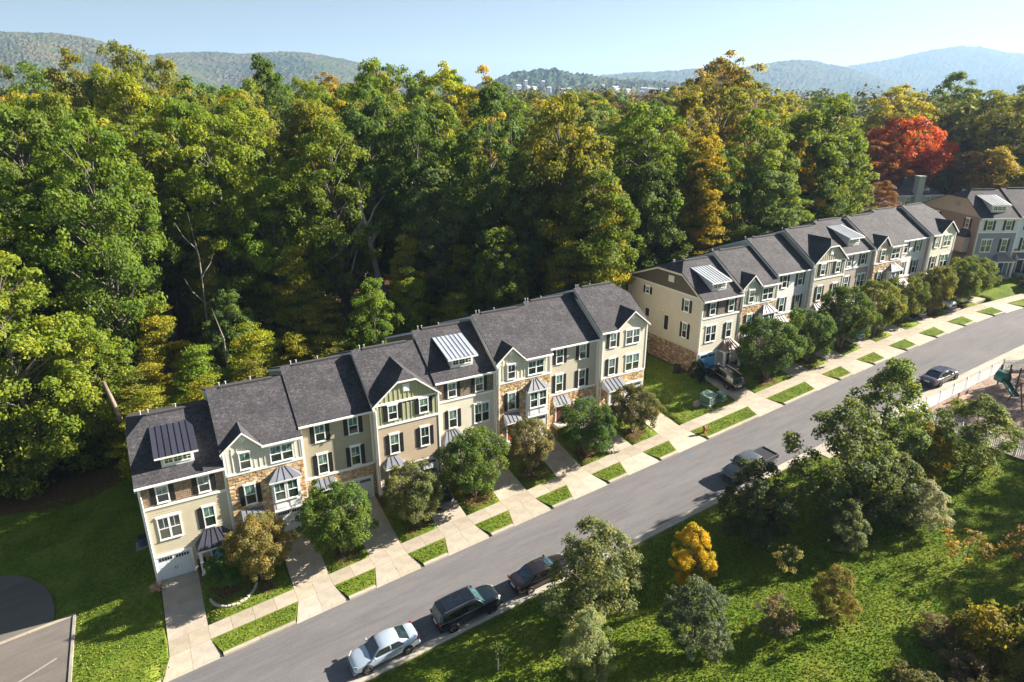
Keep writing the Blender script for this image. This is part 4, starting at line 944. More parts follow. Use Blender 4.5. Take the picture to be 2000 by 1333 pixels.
def topz(x, y, py):   # height whose top stands at that angle above the place
    d = Vector((x, y, 0)) - CAM; hd = math.hypot(d.x, d.y)
    zz = g(x, y); lo, hi = zz, zz + 60
    for _ in range(30):
        m_ = (lo + hi) / 2
        if pix((x, y, m_))[1] > py: lo = m_
        else: hi = m_
    return lo - zz
HN = ['beige end house', 'first stone house', 'khaki house', 'sage gabled house', 'cream dormer house', 'bay house', 'narrow sand house', 'front gabled end house', 'open lawn', 'brown gabled end house', 'grey-green gabled house', 'white sided house', 'tan gabled house', 'pale dormer house', 'pinkish gabled house', 'white house in the far row', 'yellowish end house']
CN = {'deep': (DEEP, 'Dark green'), 'green': (GREEN, 'Green'), 'bright': (BRIGHT, 'Bright green'), 'olive': (OLIVE, 'Olive green'), 'yg': (YG, 'Yellow-green'), 'yel': (YEL, 'Yellow'), 'tan': (TANL, 'Tan'), 'rust': (RUST, 'Rusty brown'), 'orange': (ORANGE, 'Orange'), 'greyg': (GREYG, 'Grey-green'), 'red': (RED, 'Red')}
KN = {'myrtle': 'rounded tree', 'lawn': 'rounded tree', 'edge': 'tree leafy to the ground', 'tall': 'tall tree', 'broad': 'broad tree', 'thin': 'thin open tree', 'layer': 'layered tree', 'ever': 'tree'}
forest = []   # (kind, x, y, H, W, colour)
rf = random.Random(21)
def setat(px, dep, top_py, W_, kind, cn, bl=None):
    """stand a tree where that line of sight meets the depth"""
    d = fw + rt * ((px - 1000) / FPX) - upv * ((400 - 666.5) / FPX); P = CAM + d * (dep / d.dot(fw))
    H_ = topz(P.x, P.y, top_py)
    if H_ < 1.15 * W_ and kind[:4] in ('broa', 'tall'): kind = ('lawn%d' if len(forest) % 2 else 'myrtle%d') % (len(forest) % 3)
    forest.append((kind, P.x, P.y, H_, W_, cn))
for a in [('edge0', -9.6, 26.5, 24, 12.5, 'bright'), ('edge1', -3.6, 27.0, 15.5, 9, 'bright'), ('edge1', -16.5, 25.5, 21, 11, 'green'), ('edge0', -23.5, 24.5, 18, 10, 'bright'), ('edge0', -12.5, 33, 27, 11, 'bright'), ('layer1', 3.5, 30, 14, 8, 'yg'), ('layer0', 1.8, 24.6, 9.5, 8, 'yg'), ('edge1', -21, 33, 25, 11, 'green')]: forest.append(a)
for a in [('layer0', 1.5, 17.8, 9.5, 8, 'yg'), ('layer1', 6.2, 16.6, 9.8, 7.6, 'yg'), ('layer0', 11, 16.4, 10, 7.4, 'olive'), ('layer1', .5, 22.2, 9.5, 8, 'olive'), ('layer0', 6.5, 22, 11, 8.5, 'bright'), ('layer1', 12.5, 21.5, 12, 8.5, 'yg')]: forest.append(a)
# hero trees, as read in the photograph
for a in [(105, 78, 330, 10, 'tall2', 'green'), (30, 86, 215, 13, 'tall0', 'green'), (120, 90, 185, 12, 'broad0', 'green'),
          (430, 84, 225, 13, 'broad1', 'bright'), (530, 83, 350, 10.5, 'tall3', 'bright'), (380, 90, 195, 10, 'tall1', 'green'), (560, 78, 470, 9, 'layer0', 'yg'), (610, 77, 560, 8, 'layer1', 'yg'), (385, 78, 450, 6, 'layer0', 'olive'), (300, 72, 690, 8, 'layer1', 'yg'), (230, 76, 430, 7, 'layer0', 'olive'),
          (545, 118, 124, 11, 'tall0', 'deep'), (770, 98, 122, 13, 'broad0', 'green'), (730, 92, 175, 11, 'tall2', 'deep'), (800, 86, 300, 12, 'broad1', 'green'), (860, 84, 330, 10, 'tall3', 'greyg'), (790, 80, 425, 7, 'layer1', 'yg'), (900, 82, 470, 7, 'layer0', 'yg'),
          (880, 106, 128, 11, 'thin0', 'yg'), (940, 110, 124, 10, 'thin1', 'yel'), (960, 90, 180, 11, 'tall0', 'deep'), (1000, 84, 300, 12, 'broad0', 'deep'), (1090, 84, 190, 12, 'broad1', 'olive'), (1135, 84, 250, 11, 'tall2', 'olive'), (1160, 80, 330, 10, 'tall1', 'green'), (1110, 78, 430, 8, 'layer1', 'yg'), (1190, 80, 380, 8, 'layer0', 'yg'),
          (1260, 90, 205, 13, 'broad0', 'green'), (1270, 86, 320, 10, 'tall3', 'deep'), (1330, 96, 195, 10, 'tall0', 'olive'), (1390, 112, 106, 12, 'thin0', 'tan'), (1345, 116, 130, 9, 'thin1', 'tan'), (1450, 108, 120, 12, 'thin1', 'olive'), (1370, 90, 265, 9, 'tall1', 'yel'), (1400, 90, 300, 10, 'tall2', 'green'), (1385, 86, 360, 8, 'layer0', 'yel'),
          (1470, 96, 220, 12, 'broad1', 'green'), (1490, 92, 310, 10, 'tall2', 'greyg'), (1540, 100, 280, 9, 'tall0', 'yel'), (1560, 102, 215, 12, 'tall1', 'green'), (1600, 104, 190, 12, 'broad1', 'green'), (1640, 104, 280, 10, 'tall3', 'green'), (1590, 98, 340, 9, 'tall0', 'deep'), (1560, 92, 380, 8, 'layer1', 'green'),
          (1720, 160, 168, 17, 'broad0', 'yg'), (1755, 150, 238, 18, 'myrtle2', 'red'), (1700, 146, 275, 12, 'tall1', 'orange'), (1715, 122, 355, 7, 'broad0', 'rust'), (1830, 148, 300, 14, 'broad1', 'olive'), (1820, 178, 140, 13, 'tall1', 'greyg'), (1880, 160, 180, 19, 'broad1', 'olive'), (1945, 150, 185, 18, 'broad0', 'olive'),
          (1990, 175, 135, 15, 'broad0', 'deep'), (1925, 138, 290, 13, 'tall0', 'yel'), (1985, 136, 330, 12, 'broad0', 'yg'), (1880, 140, 300, 13, 'broad1', 'rust'), (1855, 120, 400, 5, 'ever0', 'deep'), (2050, 140, 260, 16, 'broad1', 'olive'), (1790, 170, 200, 12, 'broad1', 'greyg'),
          (40, 150, 120, 15, 'broad0', 'olive'), (110, 150, 128, 16, 'broad1', 'green'), (200, 120, 108, 13, 'tall2', 'olive'), (290, 112, 90, 13, 'broad1', 'olive'), (345, 124, 118, 13, 'broad0', 'olive'), (245, 130, 140, 12, 'tall0', 'yg'), (170, 96, 215, 9, 'thin0', 'rust'), (240, 98, 250, 8, 'thin1', 'tan')]: setat(*a)
for k, x in enumerate(np.arange(15.5, 98, 4.9)):
    q_ = rf.random(); yy_ = 16.8 + rf.uniform(0, 3.4)
    kd_, cn_, h_, w_ = ('layer%d' % (k % 2), rf.choice(['yg', 'olive', 'yg', 'bright']), rf.uniform(11, 17), rf.uniform(6.5, 8.5)) if q_ < .62 else ('tall%d' % (k % 4), rf.choice(['green', 'bright', 'olive']), rf.uniform(15, 20), rf.uniform(6, 8))
    if abs(x - 44) < 4: h_ *= .6
    if x < 22: kd_ = 'layer%d' % (k % 2); h_ = min(h_, 10.5)
    forest.append((kd_, x + rf.uniform(-1, 1), yy_, h_, w_, cn_))
def clear(x, y, dmin):
    return all((x - f[1]) ** 2 + (y - f[2]) ** 2 > dmin ** 2 for f in forest)
dead_xy = None
cand = []
COVER = np.full(260, 1400.)
for iy, y in enumerate(np.arange(19, 128, 8.2)):
    for x in np.arange(-75, 200, 8.2):
        cand.append((x + rf.uniform(-2.6, 2.6) + (iy % 2) * 3.6, y + rf.uniform(-2.4, 2.4), iy))
for x, y, iy in cand:
    px, py, dep = pix((x, y, g(x, y) + 15))
    if dep < 40 or px < -160 or px > 2130: continue
    if y < 22.5: continue
    if x < 4 and y < 30.5: continue
    if x < 23 and y < 27: continue
    if x > 96 and y < 40 + (x - 96) * .25: continue     # houses stand there
    if x > 84 and y < 28: continue
    if not clear(x, y, 5.2 if y > 45 else 4.4): continue
    fr = 1 - math.exp(-max(0, y - 18) / 26.)
    tp = itp(FRONT, px) * (1 - fr) + (itp(SKY, px) + 6) * fr + rf.uniform(0, 46)
    H_ = min(topz(x, y, tp), 35 + rf.uniform(-3, 3) if y > 30 else 30)
    if H_ < 7: continue
    u = rf.random()
    warm = .22 + .5 * min(1, max(0, y - 35) / 45)
    if u < warm: cn = rf.choice(['olive', 'yg', 'tan', 'yel', 'olive', 'yg', 'rust']) if y > 78 else rf.choice(['olive', 'yg', 'olive', 'green'])
    else: cn = rf.choice(['green', 'deep', 'green', 'olive', 'greyg', 'deep'] if px > 650 else ['green', 'bright', 'green', 'deep', 'bright'])
    kd = rf.choice(['tall0', 'tall1', 'tall2', 'tall3', 'broad0', 'broad1', 'tall1', 'thin0'] if cn not in ('tan', 'yel', 'rust') else ['thin0', 'thin1', 'tall2'])
    if y < 50 and rf.random() < .5: kd = rf.choice(['edge0', 'edge1'])
    if x < 23 and y < 31: H_ = min(H_, 14)
    if y < 25 and rf.random() < .35: kd = rf.choice(['layer0', 'layer1']); H_ = min(H_, 17); cn = rf.choice(['yg', 'olive', 'green', 'yg'])
    W_ = min(12.5, max(6.8, H_ * rf.uniform(.36, .48)))
    forest.append((kd, x, y, H_, W_, cn))
def visible(f):
    kd, x, y, H_, W_, cn = f; z = g(x, y); px, py, dep = pix((x, y, z + H_ * .97)); hw = W_ * .5 / dep * FPX
    i0, i1 = int((px - hw + 300) / 10), int((px + hw + 300) / 10) + 1; i0, i1 = max(0, i0), min(259, i1)
    if i0 >= i1: return 0
    v = np.mean(COVER[i0:i1] > py + 14); pad = .18 * (i1 - i0)
    for i in range(i0, i1):
        e = abs(i - (i0 + i1) / 2) / ((i1 - i0) / 2 + .01); COVER[i] = min(COVER[i], py + 60 * e * e + 10)
    return v
def dead_gap(f):
    kd, x, y, H_, W_, cn = f; px, py, dep = pix((x, y, g(x, y) + H_ * .6)); hw = W_ * .42 / dep * FPX
    if y < 33.5 and px + hw > 645 and px - hw < 748:
        h2 = topz(x, y, 545); return (kd if not kd.startswith(('tall', 'thin', 'broad')) else 'edge0', x, y, min(H_, h2), W_, cn)
    return f
forest = [q for q in map(dead_gap, forest) if q[3] > 3]
forest.sort(key=lambda f: (f[1] - CAM.x) * fw.x + (f[2] - CAM.y) * fw.y)
fv = [(visible(f), f) for f in forest]; r4 = random.Random(4)
forest = [f for v, f in fv if v > .12 or r4.random() < .22]
print('forest trees', len(fv), len(forest))
forest.sort(key=lambda f: f[2])
cnt = {}
ORD = ['first', 'second', 'third', 'fourth', 'fifth', 'sixth', 'seventh', 'eighth', 'ninth', 'tenth', 'eleventh', 'twelfth', 'thirteenth', 'fourteenth', 'fifteenth', 'sixteenth', 'seventeenth', 'eighteenth', 'nineteenth', 'twentieth']
for kd, x, y, H_, W_, cn in forest:
    px = pix((x, y, g(x, y) + H_ * .6))[0]
    # which house the line of sight crosses
    xx = CAM.x + (x - CAM.x) * (13 - CAM.y) / (y - CAM.y)
    if xx < 0: lm = 'the shaded left lawn' if xx > -7 else 'the parking lot'
    elif xx > 105: lm = 'the turned row at far right'
    else:
        k = int(xx / WID) if xx < 49 else (8 if xx < X2 else min(16, 9 + int((xx - X2) / WID))); lm = 'the ' + HN[k]
    c = cnt.get(lm, 0); cnt[lm] = c + 1
    place(kd, x, y, H_, W_, CN[cn][0], f"{CN[cn][1]} {KN[kd[:-1]]} {ORD[c] if c < 20 else 'far'} one back behind {lm}", 'forest_tree', group='trees of the wood behind the townhouses', bark=(.16, .135, .115))
# undergrowth fills the foot of the wood
rngu = np.random.default_rng(8); n = 26000
X = rngu.uniform(-60, 150, n); Y = np.where(rngu.random(n) < .6, rngu.uniform(15, 34, n), rngu.uniform(15, 80, n)); Y = np.where(X < 2, Y + 9, Y)
keep = ~((X > 96) & (Y < 40)); X, Y = X[keep], Y[keep]; n = len(X)
hg = rngu.random(n) ** 2 * 4.5; Z = G(X, Y) + .1 + hg
cc = np.array([(.05, .08, .018), (.09, .11, .02), (.16, .14, .025), (.035, .055, .018), (.16, .09, .03)])[rngu.integers(0, 5, n)]
um = quads_mesh('undergrowth', np.stack([X, Y, Z], 1), rngu.normal(size=(n, 3)) * .5 + np.array([0, -.3, 1]), rngu.uniform(.22, .5, n), rngu.uniform(.1, .5, n), 'far_leaf', colr=cc, rng=rngu)
tag(link('undergrowth', um, kind='stuff'), 'Leafy saplings and brush on the dark floor of the wood', 'undergrowth')
# dead, broken trees
dd = empty('dead_tree', (28.9, 32, g(28.9, 32)), 0, 'Broken dead tree with splintered top and hanging limbs in the wood', 'dead tree'); dd.scale = (.88, .88, .88)
mb = MB(); mb.tube([(2.5, -1, 0), (1.8, -.5, 8), (.6, 0, 15), (0, 0, 19.2)], [.55, .48, .4, .32], 8); link('trunk', mb.mesh('trunk', 'bark', True), dd, color=(.26, .225, .19))
for pts, rs in [([(0, 0, 19), (-.8, 0, 22), (-.5, 0, 24.6), (-.7, 0, 26)], (.34, .3, .2, .03)), ([(-.2, 0, 20.5), (-2.2, -.3, 18.2), (-4.6, -.6, 15.9), (-6.2, -.8, 15.0)], (.26, .2, .15, .06)), ([(.2, 0, 19.5), (1.4, 0, 21.8), (2.9, 0, 23.4)], (.16, .12, .05)),
                ([(.4, 0, 16.5), (1.8, .2, 19), (2.2, .2, 19.8)], (.3, .28, .2)), ([(-1.8, -.2, 16), (-2.8, -.3, 13), (-5, -.4, 10.6)], (.14, .12, .05)), ([(.8, -.3, 13), (.2, -.5, 9.5), (-2.5, -.7, 6), (-4, -.8, 4.2)], (.12, .1, .08, .04)), ([(1, -.3, 12.5), (2, -.5, 10), (2.4, -.5, 7)], (.1, .08, .03)), ([(-3.4, 0, 24.8), (-2.4, 0, 22.2), (-2.0, 0, 20.6)], (.05, .09, .12))]:
    mb = MB(); mb.tube(pts, rs, 6); link('limb', mb.mesh('limb', 'bark', True), dd, color=(.30, .25, .21))
lt = empty('leaning_trunk', (-2.5, 21.5, g(-2.5, 21.5) + 0), 0, 'Bare pale leaning tree trunk behind the roof of the beige end house', 'tree trunk')
mb = MB(); mb.tube([(1.9, -1.2, 0), (1.5, -.9, 4), (.8, -.4, 8), (.3, 0, 10.2)], [.25, .23, .21, .18], 9); link('trunk', mb.mesh('trunk', 'bark', True), lt, color=(.24, .19, .15))
for i, (x, y, h) in enumerate([(8.9, 22, 14), (28, 42, 27), (33.5, 45, 26), (9, 34, 22), (20, 40, 25), (47.5, 46, 26), (60, 50, 27)]):
    o = empty('bare_trunk', (x, y, g(x, y)), 0, ['Thin pale snag behind the khaki house roof', 'Grey bare stem showing high in the wood, left of the dead tree', 'Forked bare stem left of the broken dead tree', 'Slim pale stem in the wood behind the first houses', 'Bare crooked stem behind the sage gabled house', 'Straight grey stem above the broken dead tree', 'Pale stem in the wood behind the cream end house'][i], 'tree trunk', 'bare stems in the wood')
    mb = MB(); q = random.Random(i); mb.tube([(0, 0, 0), (q.uniform(-.4, .4), 0, h * .4), (q.uniform(-.9, .9), 0, h * .75), (q.uniform(-1.5, 1.5), 0, h)], [.17, .13, .09, .03], 6); link('trunk', mb.mesh('trunk', 'bark', True), o, color=(.22, .195, .17))
    for k in range(0 if i in (0, 1) else 3):
        zz = h * (.5 + .15 * k); mb = MB(); sgn = 1 if k % 2 else -1; mb.tube([(0, 0, zz), (sgn * 1.2, 0, zz + 1.6), (sgn * 1.9, -.2, zz + 3.4)], [.09, .06, .02], 5); link('limb', mb.mesh('limb', 'bark', True), o, color=(.22, .195, .17))

# ---------------------------------------------------------------- far woods, hills, town
rngf = np.random.default_rng(17)
def far_wood(name, n, dmin, dmax, hmin, hmax, q, qs, label, pal, azr=(-24, 82), base=None):
    az = np.radians(rngf.uniform(azr[0], azr[1], n)); d = np.sqrt(rngf.uniform(dmin ** 2, dmax ** 2, n))
    x = CAM.x + np.sin(az) * d; y = CAM.y + np.cos(az) * d
    H_ = rngf.uniform(hmin, hmax, n); W_ = H_ * rngf.uniform(.28, .42, n); z = base(x, y, d) if base else G(x, y)
    pal = np.array(pal); cc = pal[rngf.integers(0, len(pal), n)] * rngf.uniform(.75, 1.25, (n, 1))
    k = rngf.integers(0, n, n * q); dv = rngf.normal(size=(n * q, 3)); dv /= np.linalg.norm(dv, axis=1, keepdims=True); dv[:, 2] = np.abs(dv[:, 2]) * 1.1 - .25
    lump = 1 + .12 * np.sin(5 * np.arctan2(dv[:, 1], dv[:, 0]) + k) + .08 * np.sin(7 * dv[:, 2] + k)
    P = np.stack([x[k] + dv[:, 0] * W_[k] * lump, y[k] + dv[:, 1] * W_[k] * lump, z[k] + H_[k] * .52 + dv[:, 2] * H_[k] * .48 * lump], 1) + rngf.normal(size=(n * q, 3)) * .35
    me = quads_mesh(name, P, dv + rngf.normal(size=P.shape) * .4, rngf.uniform(.6, 1.25, n * q) * qs, rngf.uniform(.15, .6, n * q), 'far_leaf', aspect=.8, colr=cc[k], rng=rngf)
    return tag(link(name, me, kind='stuff'), label, 'wood')
AUT = [OLIVE, YG, (.19, .135, .03), (.10, .12, .03), GREEN, (.17, .10, .035), (.08, .10, .035), (.20, .15, .06)]
far_wood('distant_wood', 1150, 185, 420, 17, 26, 280, .62, 'Autumn tinted wood stretching beyond the nearest trees', AUT, base=lambda x, y, d: G(x, y) - np.maximum(0, d - 200) * .01)
far_wood('distant_wood', 5200, 420, 1500, 16, 24, 50, 1.8, 'Hazy far wood below the hills', AUT, base=lambda x, y, d: G(x, y) * 0 + 8 + (d - 420) * .006)
def ray_dir(px):
    t = (px - 1000) / FPX; d = Vector((fw.x, fw.y, 0)).normalized(); r_ = Vector((rt.x, rt.y, 0)); c = math.cos(R(19.942)); d = d * 1.0 + r_ * t * c
    return d     # horizontal dir per unit of forward distance
def dzf(py, F):
    k = (666.5 - py) / FPX; p_ = R(19.942); return F * (k * math.cos(p_) - math.sin(p_)) / (math.cos(p_) + k * math.sin(p_))
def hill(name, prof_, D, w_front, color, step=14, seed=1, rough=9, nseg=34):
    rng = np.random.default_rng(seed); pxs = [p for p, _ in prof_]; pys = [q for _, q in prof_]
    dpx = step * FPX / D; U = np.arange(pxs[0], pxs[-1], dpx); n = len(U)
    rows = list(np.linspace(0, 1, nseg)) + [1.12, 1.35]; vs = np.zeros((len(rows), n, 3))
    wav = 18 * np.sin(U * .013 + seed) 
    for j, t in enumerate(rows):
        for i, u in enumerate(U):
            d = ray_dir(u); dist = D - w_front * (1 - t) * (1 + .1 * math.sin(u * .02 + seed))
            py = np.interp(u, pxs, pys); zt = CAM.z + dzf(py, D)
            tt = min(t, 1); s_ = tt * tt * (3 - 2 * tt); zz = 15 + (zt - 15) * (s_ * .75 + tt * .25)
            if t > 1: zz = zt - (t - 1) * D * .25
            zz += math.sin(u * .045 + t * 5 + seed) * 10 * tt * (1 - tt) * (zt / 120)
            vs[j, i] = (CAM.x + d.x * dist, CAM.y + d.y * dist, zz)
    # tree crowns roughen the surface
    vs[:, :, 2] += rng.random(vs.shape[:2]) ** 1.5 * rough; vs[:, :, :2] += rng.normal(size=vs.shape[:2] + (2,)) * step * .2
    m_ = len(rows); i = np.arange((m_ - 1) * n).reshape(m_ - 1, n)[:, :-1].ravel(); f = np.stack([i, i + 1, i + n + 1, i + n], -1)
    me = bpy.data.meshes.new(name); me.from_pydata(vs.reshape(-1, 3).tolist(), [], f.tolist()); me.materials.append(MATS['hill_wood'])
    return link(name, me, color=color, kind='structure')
hill('hill', [(-500, 90), (-200, 72), (0, 64), (60, 67), (120, 66), (170, 72), (215, 82), (262, 96), (330, 122), (400, 152), (470, 185), (520, 198)], 2500, 900, (1.0, 1, 1.0), 8, 1, 7, 80)
hill('hill', [(150, 160), (250, 122), (330, 107), (420, 103), (480, 108), (560, 103), (620, 107), (680, 118), (715, 128), (790, 148), (880, 172), (1000, 195)], 3200, 1100, (1.0, 1, 1.0), 12, 2, 7, 70)
hill('hill', [(880, 190), (960, 165), (1000, 149), (1040, 143), (1082, 141), (1120, 149), (1170, 156), (1240, 162), (1330, 168), (1420, 190)], 2100, 500, (.8, .95, 1), 8, 3, 14, 34)  # this ridge and those after it: blue of distant haze put into the colour
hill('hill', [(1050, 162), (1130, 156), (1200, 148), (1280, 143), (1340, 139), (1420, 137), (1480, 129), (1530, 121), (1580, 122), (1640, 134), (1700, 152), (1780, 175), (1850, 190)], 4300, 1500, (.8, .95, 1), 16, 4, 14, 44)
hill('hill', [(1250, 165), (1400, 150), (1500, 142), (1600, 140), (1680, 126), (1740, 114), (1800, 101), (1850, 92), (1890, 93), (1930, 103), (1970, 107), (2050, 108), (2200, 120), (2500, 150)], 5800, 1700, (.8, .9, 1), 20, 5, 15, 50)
# a clearing on the big hill, a field at left
def patch(name, px0, px1, py0, py1, D, color, tilt=60):
    mb = MB(); P = []
    for px, py, dd_ in ((px0, py1, 0), (px1, py1, 0), (px1, py0, tilt), (px0, py0, tilt)):
        d = ray_dir(px); P.append((CAM.x + d.x * (D + dd_), CAM.y + d.y * (D + dd_), CAM.z + dzf(py, D + dd_)))
    mb.plate(P, (0, 0, -2)); m_ = mb.mesh(name, 'siding'); return link(name, m_, color=color, kind='structure')
patch('field', 100, 172, 139, 168, 1560, (.16, .24, .05))
# town in the valley: small far buildings
rt_ = random.Random(5); bn = 0
for px, py, wpx in [(1012, 166, 9), (1030, 168, 6), (1042, 169, 8), (1060, 158, 5), (1026, 157, 5), (1098, 173, 9), (1072, 170, 7), (1110, 172, 6), (1176, 166, 7), (1200, 169, 16), (1256, 171, 10), (1270, 172, 12), (1284, 173, 14), (1300, 173, 9), (1252, 178, 6), (1224, 174, 9)]:
    D = 1640 + rt_.uniform(-60, 60); d = ray_dir(px); w_ = wpx / FPX * D; zz = CAM.z + dzf(py, D)
    t = empty('town_building', (CAM.x + d.x * D, CAM.y + d.y * D, zz - 7), rt_.uniform(-.9, .2), None, 'building', 'white buildings of the far town')
    t['label'] = 'Tiny white building among the trees of the far valley town'
    mb = MB(); mb.box(-w_ / 2, w_ / 2, -6, 6, -5, 5); link('wall', mb.mesh('wall', 'trim'), t, color=(.5, .5, .5))
    mb = MB(); mb.plate([(-w_ / 2 - .5, -6.5, 5.0), (w_ / 2 + .5, -6.5, 5.0), (w_ / 2 + .5, 0, 7.5), (-w_ / 2 - .5, 0, 7.5)], (0, 0, -.3)); mb.plate([(w_ / 2 + .5, 6.5, 5.0), (-w_ / 2 - .5, 6.5, 5.0), (-w_ / 2 - .5, 0, 7.5), (w_ / 2 + .5, 0, 7.5)], (0, 0, -.3)); link('roof', mb.mesh('roof', 'trim'), t, color=(.45, .46, .5))
# houses beyond the far row
def bungalow(x, y, z, rz, L, Dp, h, wc, rc, label, chim=True):
    t = empty('house', (x, y, z), rz, label, 'house'); m = MB(); m.box(0, L, 0, Dp, -6, h); link('wall', m.mesh('wall', 'siding'), t, color=wc)
    rr = Dp * .36; m = MB(); a = Dp / 2; o = .5
    m.plate([(-o, -o, h), (L + o, -o, h), (L - a, a, h + rr), (a, a, h + rr)], (0, 0, -.15)); m.plate([(L + o, Dp + o, h), (-o, Dp + o, h), (a, a, h + rr), (L - a, a, h + rr)], (0, 0, -.15))
    m.plate([(-o, Dp + o, h), (-o, -o, h), (a, a, h + rr)], (0, 0, -.15)); m.plate([(L + o, -o, h), (L + o, Dp + o, h), (L - a, a, h + rr)], (0, 0, -.15)); r_ = link('roof', m.mesh('roof', 'shingles'), t, color=rc)
    m = MB(); m.box(-o, L + o, -o - .05, -o, h - .2, h + .02); link('gutter', m.mesh('gutter', 'trim'), t, color=(.6, .62, .64))
    if chim: m = MB(); m.box(L * .36, L * .36 + 1.4, -1.0, .3, -4, h + rr + .4); m.box(L * .36 - .1, L * .36 + 1.5, -1.1, .4, h + rr + .4, h + rr + .65); link('chimney', m.mesh('chimney', 'siding'), r_, color=wc)
    for k in range(2): window(t, 2 + k * (L - 5.5), 1.2, 1.1, 1.6, None)
    return t
def at(px, py, dep):
    d = fw + rt * ((px - 1000) / FPX) - upv * ((py - 666.5) / FPX); return CAM + d * dep
p = at(1752, 380, 136); bungalow(p.x, p.y, p.z - 3.4, R(-22), 10, 9, 3.2, (.36, .40, .36), (1, 1, 1), 'Grey-green house with dark hipped roof and chimney behind the farther row')
p = at(1688, 398, 128); bungalow(p.x, p.y, p.z - 4, R(-10), 8, 8, 3, (.34, .3, .28), (1, 1, 1), 'Low dark roofed house half hidden behind orange trees', False)
p = at(1630, 222, 215); bungalow(p.x, p.y, p.z - 4.5, R(-35), 12, 9, 4.5, (.82, .84, .86), (1, 1, 1), 'White house with chimney deep in the trees beyond the farther row')
p = at(1660, 240, 205); bungalow(p.x, p.y, p.z - 4.5, R(-25), 9, 7, 4, (.72, .76, .82), (1, 1, 1), 'Smaller pale house just below the white chimney house', False)
p = at(1833, 270, 195); bungalow(p.x, p.y, p.z - 4, R(-15), 7, 7, 4.2, (.60, .56, .48), (1, 1, 1), 'Tan house corner showing between the red tree and its neighbours', False)

